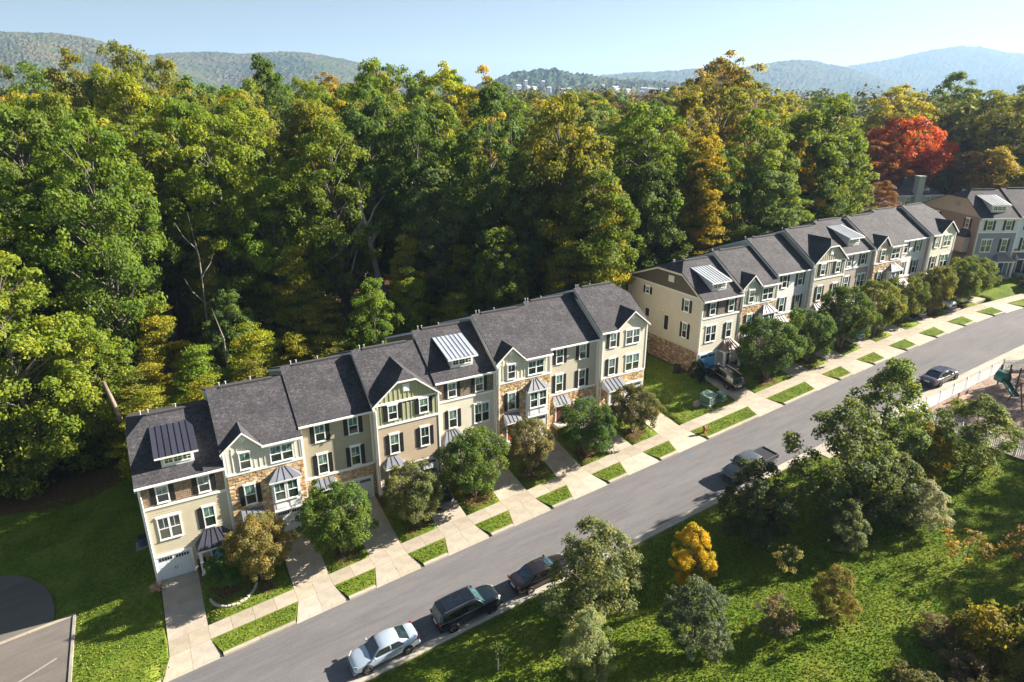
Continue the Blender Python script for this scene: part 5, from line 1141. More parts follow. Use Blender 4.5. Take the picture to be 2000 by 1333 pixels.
# ---------------------------------------------------------------- vehicles
def loft(sections, caps=True):
    mb = MB(); n = len(sections[0]); vs = [p for s in sections for p in s]; fs = []
    for i in range(len(sections) - 1):
        for k in range(n):
            a, b = i * n + k, i * n + (k + 1) % n; fs.append((a, b, b + n, a + n))
    if caps: fs.append(tuple(reversed(range(n)))); fs.append(tuple(range((len(sections) - 1) * n, len(sections) * n)))
    mb.add(vs, fs); return mb
def car(label, x, y, z, heading, paint, body, kind='sedan', pitch=0, name='parked_car', group=None, rimc=(.4, .42, .45), tail=(.20, .01, .012), plate=True, cat='car'):
    """+X of the model is forward.  body: dict of proportions"""
    L, Wd, Hh = body['L'], body['W'], body['H']; hb, hd, hl = body['hood'], body['deck'], body['low']   # hood, deck heights
    cx0, cx1, cx2, cx3 = body['cab']       # windscreen foot, windscreen head, roof end, rear glass foot (x from front, metres)
    t = empty(name, (x, y, z), heading, label, cat, group)
    t.rotation_euler = Matrix.Rotation(heading, 4, 'Z').to_euler(); 
    if pitch:
        slopev = Vector((1, 0, .107 if abs(x) < 200 else 0)).normalized()
        zax = Vector((0, 0, 1)); e1 = Vector((math.cos(heading), math.sin(heading), 0)); e1.z = .107 * e1.x * pitch; e1.normalize(); e2 = zax.cross(e1).normalized(); e3 = e1.cross(e2)
        t.rotation_euler = Matrix((e1, e2, e3)).transposed().to_euler()
    h = L / 2; w = Wd / 2
    def sec(px, w_, zl, zs, zt, tum=.86):
        # closed ring from bottom left round over the top
        R_ = [(-w_ * .82, zl), (w_ * .82, zl), (w_ * .96, zl + .12), (w_, (zl + zs) * .5), (w_ * .985, zs - .06), (w_ * tum, zt - .02), (w_ * .45, zt + .012), (0, zt + .018),
              (-w_ * .45, zt + .012), (-w_ * tum, zt - .02), (-w_ * .985, zs - .06), (-w_, (zl + zs) * .5), (-w_ * .96, zl + .12)]
        return [(px, a, b) for a, b in R_]
    belt = body['belt']
    f = h
    S_ = [sec(f - .02, w * .62, hl + .16, hb * .62, hb * .66), sec(f - .10, w * .80, hl + .05, hb * .74, hb * .80), sec(f - .34, w * .93, hl, hb * .88, hb * .92), sec(f - .8, w * .985, hl, hb * .95, hb * .985),
          sec(f - cx0 + .1, w, hl, belt, hb + .03), sec(f - cx1, w, hl, belt, belt + .0), sec((f - cx1 + f - cx2) / 2, w, hl, belt, belt), sec(f - cx2, w, hl, belt + .02, belt + .02),
          sec(f - cx3, w * .99, hl, belt + .02, hd + .01), sec(-h + .45, w * .97, hl + .02, hd * .95, hd), sec(-h + .14, w * .90, hl + .08, hd * .9, hd * .975), sec(-h + .02, w * .80, hl + .2, hd * .78, hd * .86)]
    bd = link('body', loft(S_).mesh('body', 'paint', True), t, color=paint); sm = bd.modifiers.new('s', 'SUBSURF'); sm.levels = 1; sm.render_levels = 2
    # cabin shell
    wr = w * body.get('roofw', .74); wb = w * .93; zr = Hh; b0 = belt - .05
    def cs(px, ww, zt, zb=b0, wtop=None):
        wt = ww if wtop is None else wtop
        return [(px, -wb, zb), (px, wb, zb), (px, (wb + wt) / 2 + .02, (zb + zt) / 2), (px, wt, zt - .05), (px, wt * .8, zt - .005), (px, 0, zt + .02), (px, -wt * .8, zt - .005), (px, -wt, zt - .05), (px, -(wb + wt) / 2 - .02, (zb + zt) / 2)]
    xa, xb, xc, xd = f - cx0, f - cx1, f - cx2, f - cx3
    A = [(xa, -wb * .93, b0), (xa, wb * .93, b0)]
    roof = [cs(xb, wr * .96, zr - .03), cs(xb - .35, wr, zr), cs((xb + xc) / 2, wr, zr + .015), cs(xc + .3, wr * .98, zr - .01), cs(xc, wr * .93, zr - .045)]
    foot = [(xa, a[1] * .94 if abs(a[1]) > .1 else a[1], b0 + .0 + (a[2] - b0) * .03) for a in roof[0]]; heel = [(xd, a[1] * .9, (body['rearz'] if 'rearz' in body else b0) + (a[2] - b0) * .03) for a in roof[-1]]
    cab = link('cabin', loft([foot] + roof + [heel]).mesh('cabin', 'paint', True), t, color=paint); bev(cab, .03)
    e = .018
    def quad(name, P, mat='car_glass', color=(.015, .025, .03), par=t, d=.02):
        P = [Vector(p) for p in P]; nv = (P[1] - P[0]).cross(P[2] - P[0]).normalized(); c = sum(P, Vector()) / len(P)
        if nv.dot(c - Vector((0, 0, .9 * Hh * .6))) < 0: P = P[::-1]; nv = -nv
        mb = MB(); mb.plate([p + nv * e for p in P], nv * -d); return link(name, mb.mesh(name, mat), par, color=color)
    gl = body.get('glass', (.015, .03, .035))
    def lerp(a, b, k): return a + (b - a) * k
    # windscreen / rear screen following the shell
    wf = wb * .94; wt_ = wr * .96
    quad('windscreen', [(lerp(xa, xb, .06), -wf * .93, lerp(b0, zr - .05, .08)), (lerp(xa, xb, .06), wf * .93, lerp(b0, zr - .05, .08)), (lerp(xa, xb, .93), wt_ * .86, lerp(b0, zr - .03, .95)), (lerp(xa, xb, .93), -wt_ * .86, lerp(b0, zr - .03, .95))], color=gl)
    rz0 = body.get('rearz', b0)
    quad('rear_window', [(lerp(xd, xc, .1), -wb * .82, lerp(rz0, zr - .05, .12)), (lerp(xd, xc, .1), wb * .82, lerp(rz0, zr - .05, .12)), (lerp(xd, xc, .9), wr * .80, lerp(rz0, zr - .05, .93)), (lerp(xd, xc, .9), -wr * .80, lerp(rz0, zr - .05, .93))], color=gl)
    for s in (-1, 1):
        z1 = belt + .03; z2 = zr - .13; y1 = s * (wb + .002); y2 = s * (lerp(wb, wr, .86) + .012)
        xs0 = lerp(xa, xb, .22); xs1 = xb - .06; pill = [(xs0, xs1, (xb + xc) / 2 + .05)]
        mid = (xb + xc) / 2
        quad('side_window', [(lerp(xa, xb, .25), y1, z1), (mid + .05, y1, z1), (mid + .05, y2, z2), (lerp(xa, xb, .88), y2, z2)], color=(.01, .012, .014))
        xe = body.get('sideend', lerp(xc, xd, .35)); 
        quad('side_window', [(mid - .05, y1, z1), (lerp(xe, mid, .0), y1, z1 + .02), (xc + .05, y2, z2 - .01), (mid - .05, y2, z2)], color=(.01, .012, .014))
        # mirrors, handles, lamps
        m = MB(); m.box(xa - .34, xa - .2, s * (w + .02) - .06, s * (w + .02) + .14 * s if s > 0 else s * (w + .02) + .06, belt + .02, belt + .15) if s > 0 else m.box(xa - .34, xa - .2, -(w + .16), -(w - .04), belt + .02, belt + .15)
        bev(link('mirror', m.mesh('mirror', 'paint'), t, color=paint), .03)
        for hx in (mid + .25, xc + .1):
            m = MB(); m.box(hx - .09, hx + .09, *((w - .01, w + .025) if s > 0 else (-w - .025, -w + .01)), belt - .15, belt - .12); link('door_handle', m.mesh('door_handle', 'chrome'), t, color=body.get('handle', paint))
        hz = hb * .74
        m = MB(); m.plate([(f - .05, s * w * .60, hz), (f - .30, s * w * .93, hz + .02), (f - .42, s * w * .90, hz + .14), (f - .16, s * w * .58, hz + .10)], (.04, s * .02, .02)); link('headlight', m.mesh('headlight', 'lamp_lens'), t, color=(.45, .48, .5))
        tz = hd * .78
        m = MB(); m.box(-h + .015, -h + .2, *((w * .70, w * .955) if s > 0 else (-w * .955, -w * .70)), tz, tz + body.get('tailh', .14)); bev(link('taillight', m.mesh('taillight', 'lamp_lens'), t, color=tail), .03)
    for s in (-1, 1):
        m = MB(); m.box(*((-w * .5, -w * .48) if 0 else (f - .6, f - .58)), -w * .5, w * .5, .3, .31)
    m = MB(); m.box(f - .14, f + .0, -w * .48, w * .48, hl + .12, hb * .66); bev(link('grille', m.mesh('grille', 'plastic'), t, color=(.012, .012, .014)), .02)
    m = MB(); m.box(f - .3, f + .02, -w * .78, w * .78, hl + .02, hl + .13); bev(link('bumper', m.mesh('bumper', 'plastic'), t, color=tuple(c * .7 for c in paint)), .03)
    m = MB(); m.box(-h - .02, -h + .3, -w * .82, w * .82, hl + .04, hl + .24); bev(link('bumper', m.mesh('bumper', 'plastic'), t, color=tuple(c * .7 for c in paint)), .03)
    if plate: m = MB(); m.box(-h - .03, -h + .1, -.25, .25, hd * .60, hd * .60 + .14); link('licence_plate', m.mesh('licence_plate', 'trim'), t, color=(.7, .72, .75))
    # wheels
    wr_ = body['wheel']; wxs = (f - body['axf'], -h + body['axr'])
    def tyre():
        m = MB(); P = [(wr_ * .62, -.10), (wr_ * .93, -.11), (wr_, -.06), (wr_, .06), (wr_ * .93, .11), (wr_ * .62, .10)]; n = 24
        vs = [(a * math.cos(2 * math.pi * k / n), b, a * math.sin(2 * math.pi * k / n)) for k in range(n) for a, b in P]
        m.add(vs, [(k * 6 + j, k * 6 + (j + 1) % 6, ((k + 1) % n) * 6 + (j + 1) % 6, ((k + 1) % n) * 6 + j) for k in range(n) for j in range(6)]); return m.mesh('tyre', 'rubber', True)
    def rim():
        m = MB(); m.disc(0, -.085, 0, wr_ * .2, n=12, d=.17)
        for k in range(7):
            a = 2 * math.pi * k / 7; ca, sa = math.cos(a), math.sin(a); q = .035
            for yy in (-.09, .07): m.plate([(ca * wr_ * .1 - sa * q, yy, sa * wr_ * .1 + ca * q), (ca * wr_ * .1 + sa * q, yy, sa * wr_ * .1 - ca * q), (ca * wr_ * .64 + sa * q * .7, yy, sa * wr_ * .64 - ca * q * .7), (ca * wr_ * .64 - sa * q * .7, yy, sa * wr_ * .64 + ca * q * .7)], (0, .02, 0))
        m.disc(0, -.03, 0, wr_ * .63, n=20, d=.06, c=None); return m.mesh('rim', 'chrome')
    tm, rm = cached(('ty', wr_), tyre), cached(('rim', wr_), rim)
    for wx in wxs:
        for s in (-1, 1):
            m = MB(); m.disc(wx, s * (w + .004) if s < 0 else w - .026, wr_ + .02, wr_ * 1.17, n=22, d=.03)
            link('wheel_arch', m.mesh('wheel_arch', 'rubber'), t, color=(.01, .01, .011))
            wl = link('wheel', tm, t, (wx, s * (w - .06), wr_), (.012, .012, .012)); link('rim', rm, wl, color=rimc)
    return t
SED = dict(L=4.75, W=1.83, H=1.44, hood=.92, deck=1.04, low=.2, cab=(1.25, 2.05, 3.35, 4.15), belt=.95, wheel=.33, axf=.92, axr=.98, rearz=1.0)
FAST = dict(SED, L=4.8, H=1.46, cab=(1.3, 2.15, 3.2, 4.25)); 
SUV = dict(L=4.95, W=1.95, H=1.76, hood=1.12, deck=1.16, low=.26, cab=(1.3, 2.0, 4.55, 4.86), belt=1.14, wheel=.38, axf=.95, axr=1.0, roofw=.78, rearz=1.15, tailh=.2)
CSUV = dict(SUV, L=4.6, W=1.86, H=1.66, hood=1.05, deck=1.08, belt=1.08, cab=(1.2, 1.9, 4.1, 4.5), rearz=1.08)
MINI = dict(SUV, L=4.7, H=1.7, cab=(.9, 1.85, 4.25, 4.6))
rzf = lambda x: g(x, -12) + RZ + .0
sc_ = car('Silver sedan parked at the kerb facing left, nearest the bottom of the photo', 13.15, -16.02, rzf(13.15), math.pi, (.46, .54, .64), SED, pitch=1)
sv = car('Dark blue-black SUV with a glass roof parked between the silver and brown sedans', 19.4, -16.05, rzf(19.4), 0, (.006, .013, .022), dict(SUV, glass=(.03, .10, .11)), pitch=1, rimc=(.12, .12, .13), cat='SUV')
# its glass roof, rails and rear wing
m = MB(); m.box(-1.75, -.25, -.60, .60, 1.765, 1.79); m.box(-.20, .42, -.60, .60, 1.765, 1.79); link('glass_roof', m.mesh('glass_roof', 'car_glass'), sv, color=(.006, .008, .014))
for s in (-1, 1):
    m = MB(); m.tube([(.7, s * .72, 1.74), (-.6, s * .74, 1.80), (-1.9, s * .72, 1.76)], .02, 6); link('roof_rail', m.mesh('roof_rail', 'chrome'), sv, color=(.4, .42, .45))
bs_ = car('Dark brown sedan with a roof hatch parked behind the SUV, half under a tree', 25.55, -16.15, rzf(25.55), 0, (.022, .015, .018), dict(SED, L=4.85, glass=(.03, .07, .1)), pitch=1, rimc=(.6, .58, .52))
m = MB(); m.box(-.35, .25, -.36, .36, 1.455, 1.468); link('roof_hatch', m.mesh('roof_hatch', 'car_glass'), bs_, color=(.02, .012, .018))
fc = car('Dark grey fastback parked beside the white picket fence', 76.7, -16.05, rzf(76.7), 0, (.085, .080, .095), dict(FAST, W=1.86), pitch=1, rimc=(.3, .3, .32))
m = MB(); m.box(-.95, .5, -.5, .5, 1.47, 1.485); link('roof_panel', m.mesh('roof_panel', 'car_glass'), fc, color=(.03, .035, .05))
bsu = car('Black SUV with roof rails on the driveway by the side lawn', 58.35, -2.55, g(58.3, -2.5) - .02, R(92), (.008, .008, .010), dict(CSUV, glass=(.03, .04, .045)), group=None, rimc=(.45, .46, .48), cat='SUV')
e1 = Vector((0, 1, .19)).normalized(); e2 = Vector((-1, 0, 0)); bsu.rotation_euler = Matrix((e1, e2, e1.cross(e2))).transposed().to_euler(); bsu.location.z = 4.55 - .19 * 2.55 + .05
for s in (-1, 1):
    m = MB(); m.tube([(.5, s * .66, 1.66), (-.6, s * .68, 1.72), (-1.6, s * .66, 1.66)], .02, 6); link('roof_rail', m.mesh('roof_rail', 'chrome'), bsu, color=(.3, .3, .3))
def drivecar(label, x, yc, zb, paint, body, **k):
    o = car(label, x, yc, 0, R(-90), paint, body, **k); sl_ = (zb - sz(x)) / 6.05; e1 = Vector((0, -1, -sl_)).normalized(); e2 = Vector((1, 0, 0)); o.rotation_euler = Matrix((e1, e2, e1.cross(e2))).transposed().to_euler()
    o.location.z = zb + .03 + sl_ * yc; return o
drivecar('Dark car nose out on the driveway between the sage gabled and cream dormer houses', 22.8, -2.5, ROW[3][1] - EH, (.012, .014, .016), dict(CSUV, L=4.5), rimc=(.2, .2, .2))
drivecar('Teal blue hatchback nose out under the street trees of the farther row', X2 + WID * 3 + 4.5, -2.75, ROW2[3][1] - EH, (.03, .18, .24), dict(CSUV, L=4.3, H=1.52))
drivecar('Dark blue sedan nose out on a farther row driveway', X2 + WID * 5 + 4.5, -3.0, ROW2[5][1] - EH, (.02, .035, .07), SED)
drivecar('White van-like car on the last driveway of the farther row', X2 + WID * 6 + 4.5, -3.4, ROW2[6][1] - EH, (.62, .66, .72), MINI)
car('Dark maroon sedan on the driveway by the turned row, cut by the right edge', 113.3, -8.6, g(113, -8) + .03, R(-105), (.06, .03, .04), SED)
# pickup
pk = car('Grey pickup truck with an empty dark bed, parked behind the dark roadside tree', 48.0, -15.75, rzf(48.0), math.pi, (.09, .10, .12), dict(L=5.6, W=1.92, H=1.80, hood=1.12, deck=1.10, low=.3, cab=(1.35, 1.95, 3.55, 3.75), belt=1.12, wheel=.38, axf=.98, axr=1.15, roofw=.80, rearz=1.12, sideend=-.95), pitch=1, name='pickup_truck', cat='pickup', rimc=(.2, .2, .22))
m = MB(); m.box(-2.72, -1.05, -.78, .78, 1.135, 1.15); link('truck_bed', m.mesh('truck_bed', 'rubber'), pk, color=(.008, .009, .014))
m = MB(); m.box(-2.74, -1.0, .78, .93, 1.08, 1.24); m.box(-2.74, -1.0, -.93, -.78, 1.08, 1.24); m.box(-2.80, -2.72, -.93, .93, 1.0, 1.24); bev(link('bed_rail', m.mesh('bed_rail', 'paint'), pk, color=(.09, .10, .12)), .02)
for k in range(6):
    m = MB(); m.box(-.78, .65, -.60 + k * .22, -.57 + k * .22, 1.80, 1.835); link('roof_rib', m.mesh('roof_rib', 'paint'), pk, color=(.14, .17, .21))

# ---------------------------------------------------------------- street furniture and garden things
def hydrant(x, y):
    t = empty('fire_hydrant', (x, y, g(x, y)), .3, 'Red fire hydrant on the grass strip by the kerb', 'hydrant'); c = (.30, .055, .03)
    m = MB(); m.tube([(0, 0, -.1), (0, 0, .08), (0, 0, .09), (0, 0, .58), (0, 0, .59), (0, 0, .64), (0, 0, .74), (0, 0, .8)], [.17, .17, .12, .12, .16, .16, .1, .03], 12); link('barrel', m.mesh('barrel', 'plastic', False), t, color=c)
    m = MB(); m.tube([(-.24, 0, .42), (.24, 0, .42)], .065, 8); link('outlet', m.mesh('outlet', 'plastic'), t, color=c); m = MB(); m.tube([(0, -.24, .40), (0, 0, .40)], .09, 10); link('outlet', m.mesh('outlet', 'plastic'), t, color=c)
    m = MB(); m.tube([(0, 0, .78), (0, 0, .88)], .03, 5); link('cap_nut', m.mesh('cap_nut', 'plastic'), t, color=c)
hydrant(49.5, -8.6)
def ubox(x, y, l, w_, h, label, rz):
    t = empty('utility_box', (x, y, g(x, y)), rz, label, 'utility box', 'green utility boxes'); c = (.09, .17, .13)
    m = MB(); m.hexa([(-l / 2, -w_ / 2, .05), (l / 2, -w_ / 2, .05), (l / 2, w_ / 2, .05), (-l / 2, w_ / 2, .05), (-l / 2, -w_ / 2, h * .8), (l / 2, -w_ / 2, h * .8), (l / 2, w_ / 2, h), (-l / 2, w_ / 2, h)]); bev(link('cabinet', m.mesh('cabinet', 'plastic'), t, color=c), .03)
    m = MB(); m.box(-l / 2 - .1, l / 2 + .1, -w_ / 2 - .1, w_ / 2 + .1, -.3, .06); link('pad', m.mesh('pad', 'concrete'), t, color=(.4, .38, .34)); m = MB(); m.hexa([(-l / 2 - .03, -w_ / 2 - .04, h * .78), (l / 2 + .03, -w_ / 2 - .04, h * .78), (l / 2 + .03, w_ / 2 + .03, h * .98), (-l / 2 - .03, w_ / 2 + .03, h * .98), (-l / 2 - .03, -w_ / 2 - .04, h * .84), (l / 2 + .03, -w_ / 2 - .04, h * .84), (l / 2 + .03, w_ / 2 + .03, h * 1.04), (-l / 2 - .03, w_ / 2 + .03, h * 1.04)])
    link('lid', m.mesh('lid', 'plastic'), t, color=(.14, .24, .19))
    for k in range(2): m = MB(); m.box(-.3 + k * .35, -.08 + k * .35, -w_ / 2 - .015, -w_ / 2, h * .4, h * .62); link('sticker', m.mesh('sticker', 'trim'), t, color=(.62, .66, .66))
ubox(54.0, -4.6, 1.5, 1.2, 1.05, 'Large green transformer box on the open lawn', R(15)); ubox(55.7, -4.9, .9, .7, .8, 'Small green utility box right of the large one', R(15))
rr_ = random.Random(3); rk = MB(); 
for k in range(4):
    a = [(rr_.uniform(-.1, .1) + .45 * math.cos(t_), .25 * math.sin(t_) + rr_.uniform(-.06, .06), 0) for t_ in np.linspace(0, 5.4, 7)]
pts0 = [(.5 * math.cos(t_) * rr_.uniform(.8, 1.1), .28 * math.sin(t_) * rr_.uniform(.8, 1.1)) for t_ in np.linspace(0, 5.5, 8)]
m = MB(); lv = [[(a * s_, b * s_ + .03 * q, z_) for a, b in pts0] for q, (s_, z_) in enumerate([(1, -.1), (1.05, .15), (.85, .38), (.35, .5)])]; vs = [p for l_ in lv for p in l_]; m.add(vs, [(i * 8 + k, i * 8 + (k + 1) % 8, (i + 1) * 8 + (k + 1) % 8, (i + 1) * 8 + k) for i in range(3) for k in range(8)] + [tuple(range(24, 32))])
tag(link('rock', m.mesh('rock', 'concrete'), loc=(52.6, -4.4, g(52.6, -4.4)), color=(.40, .34, .26)), 'Pale tan boulder left of the utility boxes', 'rock')
def hvac(x, y, z, label):
    t = empty('air_conditioner', (x, y, z), 0, label, 'air conditioner', 'air conditioning units beside the end houses')
    m = MB(); m.tube([(0, 0, .05), (0, 0, .8)], .42, 14); link('casing', m.mesh('casing', 'plastic'), t, color=(.05, .07, .09))
    for k in range(10): m = MB(); m.tube([(0, 0, .1 + k * .07), (0, 0, .13 + k * .07)], .435, 14); link('louvre', m.mesh('louvre', 'plastic'), t, color=(.10, .13, .16))
    m = MB(); m.tube([(0, 0, .801), (0, 0, .84)], .36, 14); link('fan_guard', m.mesh('fan_guard', 'rubber'), t, color=(.02, .02, .025)); m = MB(); m.box(-.6, .6, -.55, .55, -.4, .05); link('pad', m.mesh('pad', 'concrete'), t, color=(.3, .3, .28))
hvac(55.4, 8.6, g(55.4, 8.6) + .1, 'Dark air conditioner against the stone base of the long side wall'); hvac(-.75, 6.3, g(-.8, 6.3) + .1, 'Air conditioner in the shade left of the beige end house')
m = MB(); m.tube([(55.6, 8.4, g(55, 8) + .9), (56.35, 7.3, g(55, 8) + 2.4)], .035, 6); tag(link('refrigerant_pipe', m.mesh('refrigerant_pipe', 'plastic'), color=(.03, .03, .03)), 'Thin dark pipe rising from the air conditioner to the wall', 'pipe')
def bin_(x, y, label, rz=0):
    t = empty('wheeled_bin', (x, y, g(x, y)), rz, label, 'bin'); c = (.015, .016, .018)
    m = MB(); m.hexa([(-.24, -.28, .05), (.24, -.28, .05), (.24, .22, .05), (-.24, .22, .05), (-.3, -.36, 1.0), (.3, -.36, 1.0), (.3, .34, 1.0), (-.3, .34, 1.0)]); link('tub', m.mesh('tub', 'plastic'), t, color=c)
    m = MB(); m.box(-.33, .33, -.4, .38, 1.0, 1.07); bev(link('lid', m.mesh('lid', 'plastic'), t, color=(.02, .022, .026)), .02)
    for s in (-.27, .24): m = MB(); m.disc(s, .24, .14, .14, 'x', 12, .05); link('wheel', m.mesh('wheel', 'rubber'), t, color=(.01, .01, .01))
bin_(55.2, 1.7, 'Black wheeled bin at the brick corner behind the shrub', .4); bin_(3.0 + .35, -.75, 'Black wheeled bin between the first garage and its porch', 0)
# stone edging of the bed by the first driveway
ed = empty('bed_edging', (0, 0, 0), 0, 'Curved stone edging round the mulch bed by the first driveway', 'edging'); rr_ = random.Random(9)
for k in range(16):
    a = -2.9 + k * .17; x, y = 5.15 + 1.75 * math.cos(a), -3.5 + 1.75 * math.sin(a)
    m = MB(); m.box(-.14, .14, -.09, .09, -.1, .12 + rr_.uniform(0, .05)); bev(link('stone', m.mesh('stone', 'concrete'), ed, (x, y, g(x, y)), (.46, .42, .34), rot=(rr_.uniform(-.1, .1), 0, a + 1.57 + rr_.uniform(-.2, .2))), .03)
# staked sapling
t = empty('young_tree', (18.9, -21.6, g(18.9, -21.6)), 0, 'Young sapling in a white trunk guard on the shaded lawn', 'tree')
m = MB(); m.tube([(0, 0, 0), (0, 0, 1.0)], .05, 8); link('trunk_guard', m.mesh('trunk_guard', 'trim'), t, color=(.62, .62, .58)); m = MB(); m.tube([(0, 0, .9), (.03, 0, 1.5), (0, 0, 1.9)], [.025, .02, .01], 5); link('trunk', m.mesh('trunk', 'bark'), t, color=(.2, .15, .1))
rg = np.random.default_rng(4); P = rg.normal(size=(90, 3)) * np.array([.22, .22, .2]) + np.array([0, 0, 1.65]); link('crown', quads_mesh('crown', P, rg.normal(size=(90, 3)), rg.uniform(.05, .09, 90), rg.uniform(.2, .6, 90), 'leaf', rng=rg), t, color=GREYG)
# porch clutter near the first houses
t = empty('pumpkin', (7.5, -1.0, ROW[1][1] - EH + .28), 0, 'Orange pumpkin by the front door of the first stone house', 'pumpkin')
m = MB(); nseg = 16; vs = []
for i in range(7):
    ph = math.pi * i / 6
    for k in range(nseg): a = 2 * math.pi * k / nseg; r_ = .22 * math.sin(ph) * (1 + .07 * math.cos(a * 8)); vs.append((r_ * math.cos(a), r_ * math.sin(a), .17 - .17 * math.cos(ph)))
m.add(vs, [(i * nseg + k, i * nseg + (k + 1) % nseg, (i + 1) * nseg + (k + 1) % nseg, (i + 1) * nseg + k) for i in range(6) for k in range(nseg)]); link('fruit', m.mesh('fruit', 'plastic', True), t, color=(.55, .12, .02)); m = MB(); m.tube([(0, 0, .32), (.03, 0, .42)], .025, 6); link('stalk', m.mesh('stalk', 'wood'), t, color=(.15, .15, .05))

# ---- playground
PG = [(66.8, -18.95), (84.6, -18.95), (90, -23.5), (90, -30), (67.3, -30)]
m = MB(); m.plate([(x, y, g(x, y) + .03) for x, y in [(67.0, -19.2), (84.6, -19.2), (89.7, -23.6), (89.7, -29.8), (67.5, -29.8)]][::-1], (0, 0, -.05)); 
mg = grid('play_surface', np.arange(67.1, 90, .8), np.append(np.arange(-29.8, -19.2, .8), -19.05), lambda X, Y: G(X, Y) + .10 + .05 * np.sin(X * 2.1) * np.sin(Y * 1.7), 'mulch'); link('play_surface', mg, kind='structure')
m = MB(); m.tube([(0, 0, 0), (0, 0, 1)], 1, 4)
fn = 0
def fence(p0, p1, label, solid=False):
    p0, p1 = Vector((*p0, 0)), Vector((*p1, 0)); L = (p1 - p0).length; d = (p1 - p0) / L; t = empty('picket_fence', (p0.x, p0.y, 0), math.atan2(d.y, d.x), label, 'fence', 'white picket fence round the playground')
    zf = lambda s: g(p0.x + d.x * s, p0.y + d.y * s)
    npost = max(1, round(L / 2.35)); pm = cached('fpost', lambda: MB().box(-.065, .065, -.065, .065, -.3, 1.42).hexa([(-.085, -.085, 1.42), (.085, -.085, 1.42), (.085, .085, 1.42), (-.085, .085, 1.42), (-.02, -.02, 1.54), (.02, -.02, 1.54), (.02, .02, 1.54), (-.02, .02, 1.54)]).mesh('post', 'trim'))
    for k in range(npost + 1): s = L * k / npost; link('post', pm, t, (s, 0, zf(s)), (.80, .82, .84))
    for k in range(npost):
        a, b = L * k / npost, L * (k + 1) / npost
        for zz in (.22, 1.0):
            m = MB(); za, zb = zf(a), zf(b); m.hexa([(a, -.02, za + zz), (b, -.02, zb + zz), (b, .03, zb + zz), (a, .03, za + zz), (a, -.02, za + zz + .09), (b, -.02, zb + zz + .09), (b, .03, zb + zz + .09), (a, .03, za + zz + .09)]); link('rail', m.mesh('rail', 'trim'), t, color=(.80, .82, .84))
    n = int(L / (.115 if solid else .15)); m = MB(); wd = .088 if solid else .085
    for k in range(n):
        s = (k + .5) * L / n; z = zf(s)
        m.box(s - wd / 2, s + wd / 2, -.045, -.021, z + .06, z + 1.26); m.hexa([(s - wd / 2, -.045, z + 1.26), (s + wd / 2, -.045, z + 1.26), (s + wd / 2, -.021, z + 1.26), (s - wd / 2, -.021, z + 1.26), (s - .01, -.045, z + 1.34), (s + .01, -.045, z + 1.34), (s + .01, -.021, z + 1.34), (s - .01, -.021, z + 1.34)])
    link('picket', m.mesh('picket', 'trim'), t, kind='stuff', color=(.82, .84, .86))
fence((66.8, -18.95), (83.2, -18.95), 'Close boarded white fence between footpath and playground', True)
fence((83.2, -18.95), (90.0, -23.3), 'White picket fence at the far side of the playground')
fence((66.8, -19.0), (67.4, -30.2), 'White picket fence at the near end of the playground, above the yellow tree')
fence((67.4, -30.2), (80, -31.2), 'White picket fence along the lower side of the playground')
t = empty('park_bench', (74.0, -20.0, g(74, -20)), 0, 'Pinkish brown bench inside the playground fence', 'bench'); c = (.34, .22, .17)
for k in range(4): m = MB(); m.box(-.95, .95, -.45 + k * .14, -.34 + k * .14, .42, .46); link('seat_slat', m.mesh('seat_slat', 'wood'), t, color=c)
for k in range(3): m = MB(); m.box(-.95, .95, .14 + k * .02, .17 + k * .02, .52 + k * .14, .63 + k * .14); link('back_slat', m.mesh('back_slat', 'wood'), t, color=c)
for sx in (-.8, .8):
    for sy in (-.4, .12): m = MB(); m.box(sx - .04, sx + .04, sy - .04, sy + .04, -.1, .42 if sy < 0 else .95); link('leg', m.mesh('leg', 'wood'), t, color=(.2, .14, .1))
# climbing frame with curved green slide and swings
t = empty('play_frame', (79.2, -21.4, g(79, -21.4)), R(-20), 'Playground climbing frame with a hooded green tube slide', 'play frame'); t.scale = (.75, .75, .75); GS_ = (.012, .12, .095)
for px_, py_ in ((0, 0), (1.5, 0), (0, 1.5), (1.5, 1.5)): m = MB(); m.box(px_ - .07, px_ + .07, py_ - .07, py_ + .07, -.2, 3.2); link('post', m.mesh('post', 'wood'), t, color=(.10, .05, .035))
for k in range(8): m = MB(); m.box(.05 + k * .18, .21 + k * .18, -.05, 1.55, 1.4, 1.45); link('deck_board', m.mesh('deck_board', 'wood'), t, color=(.3, .2, .13))
m = MB()
for k in range(9):
    a0 = math.pi * k / 9; a1 = math.pi * (k + 1) / 9; m.plate([(-.7 * math.cos(a0) - .6, -.2, 1.9 + .75 * math.sin(a0)), (-.7 * math.cos(a1) - .6, -.2, 1.9 + .75 * math.sin(a1)), (-.7 * math.cos(a1) - .6, 1.1, 1.9 + .75 * math.sin(a1)), (-.7 * math.cos(a0) - .6, 1.1, 1.9 + .75 * math.sin(a0))], (0, 0, -.04))
m.box(-1.34, -1.28, -.2, 1.1, 1.3, 1.95); m.box(.08, .14, -.2, 1.1, 1.3, 1.95); link('slide_hood', m.mesh('slide_hood', 'plastic'), t, color=GS_)
m = MB(); m.hexa([(-1.3, -.2, 1.25), (.1, -.2, 1.25), (.1, 1.1, 1.25), (-1.3, 1.1, 1.25), (-1.3, -.2, 1.32), (.1, -.2, 1.32), (.1, 1.1, 1.32), (-1.3, 1.1, 1.32)])
pth = [(-.6, -.2, 1.3), (-.8, -1.0, .95), (-1.1, -1.9, .6), (-1.3, -2.7, .3)]
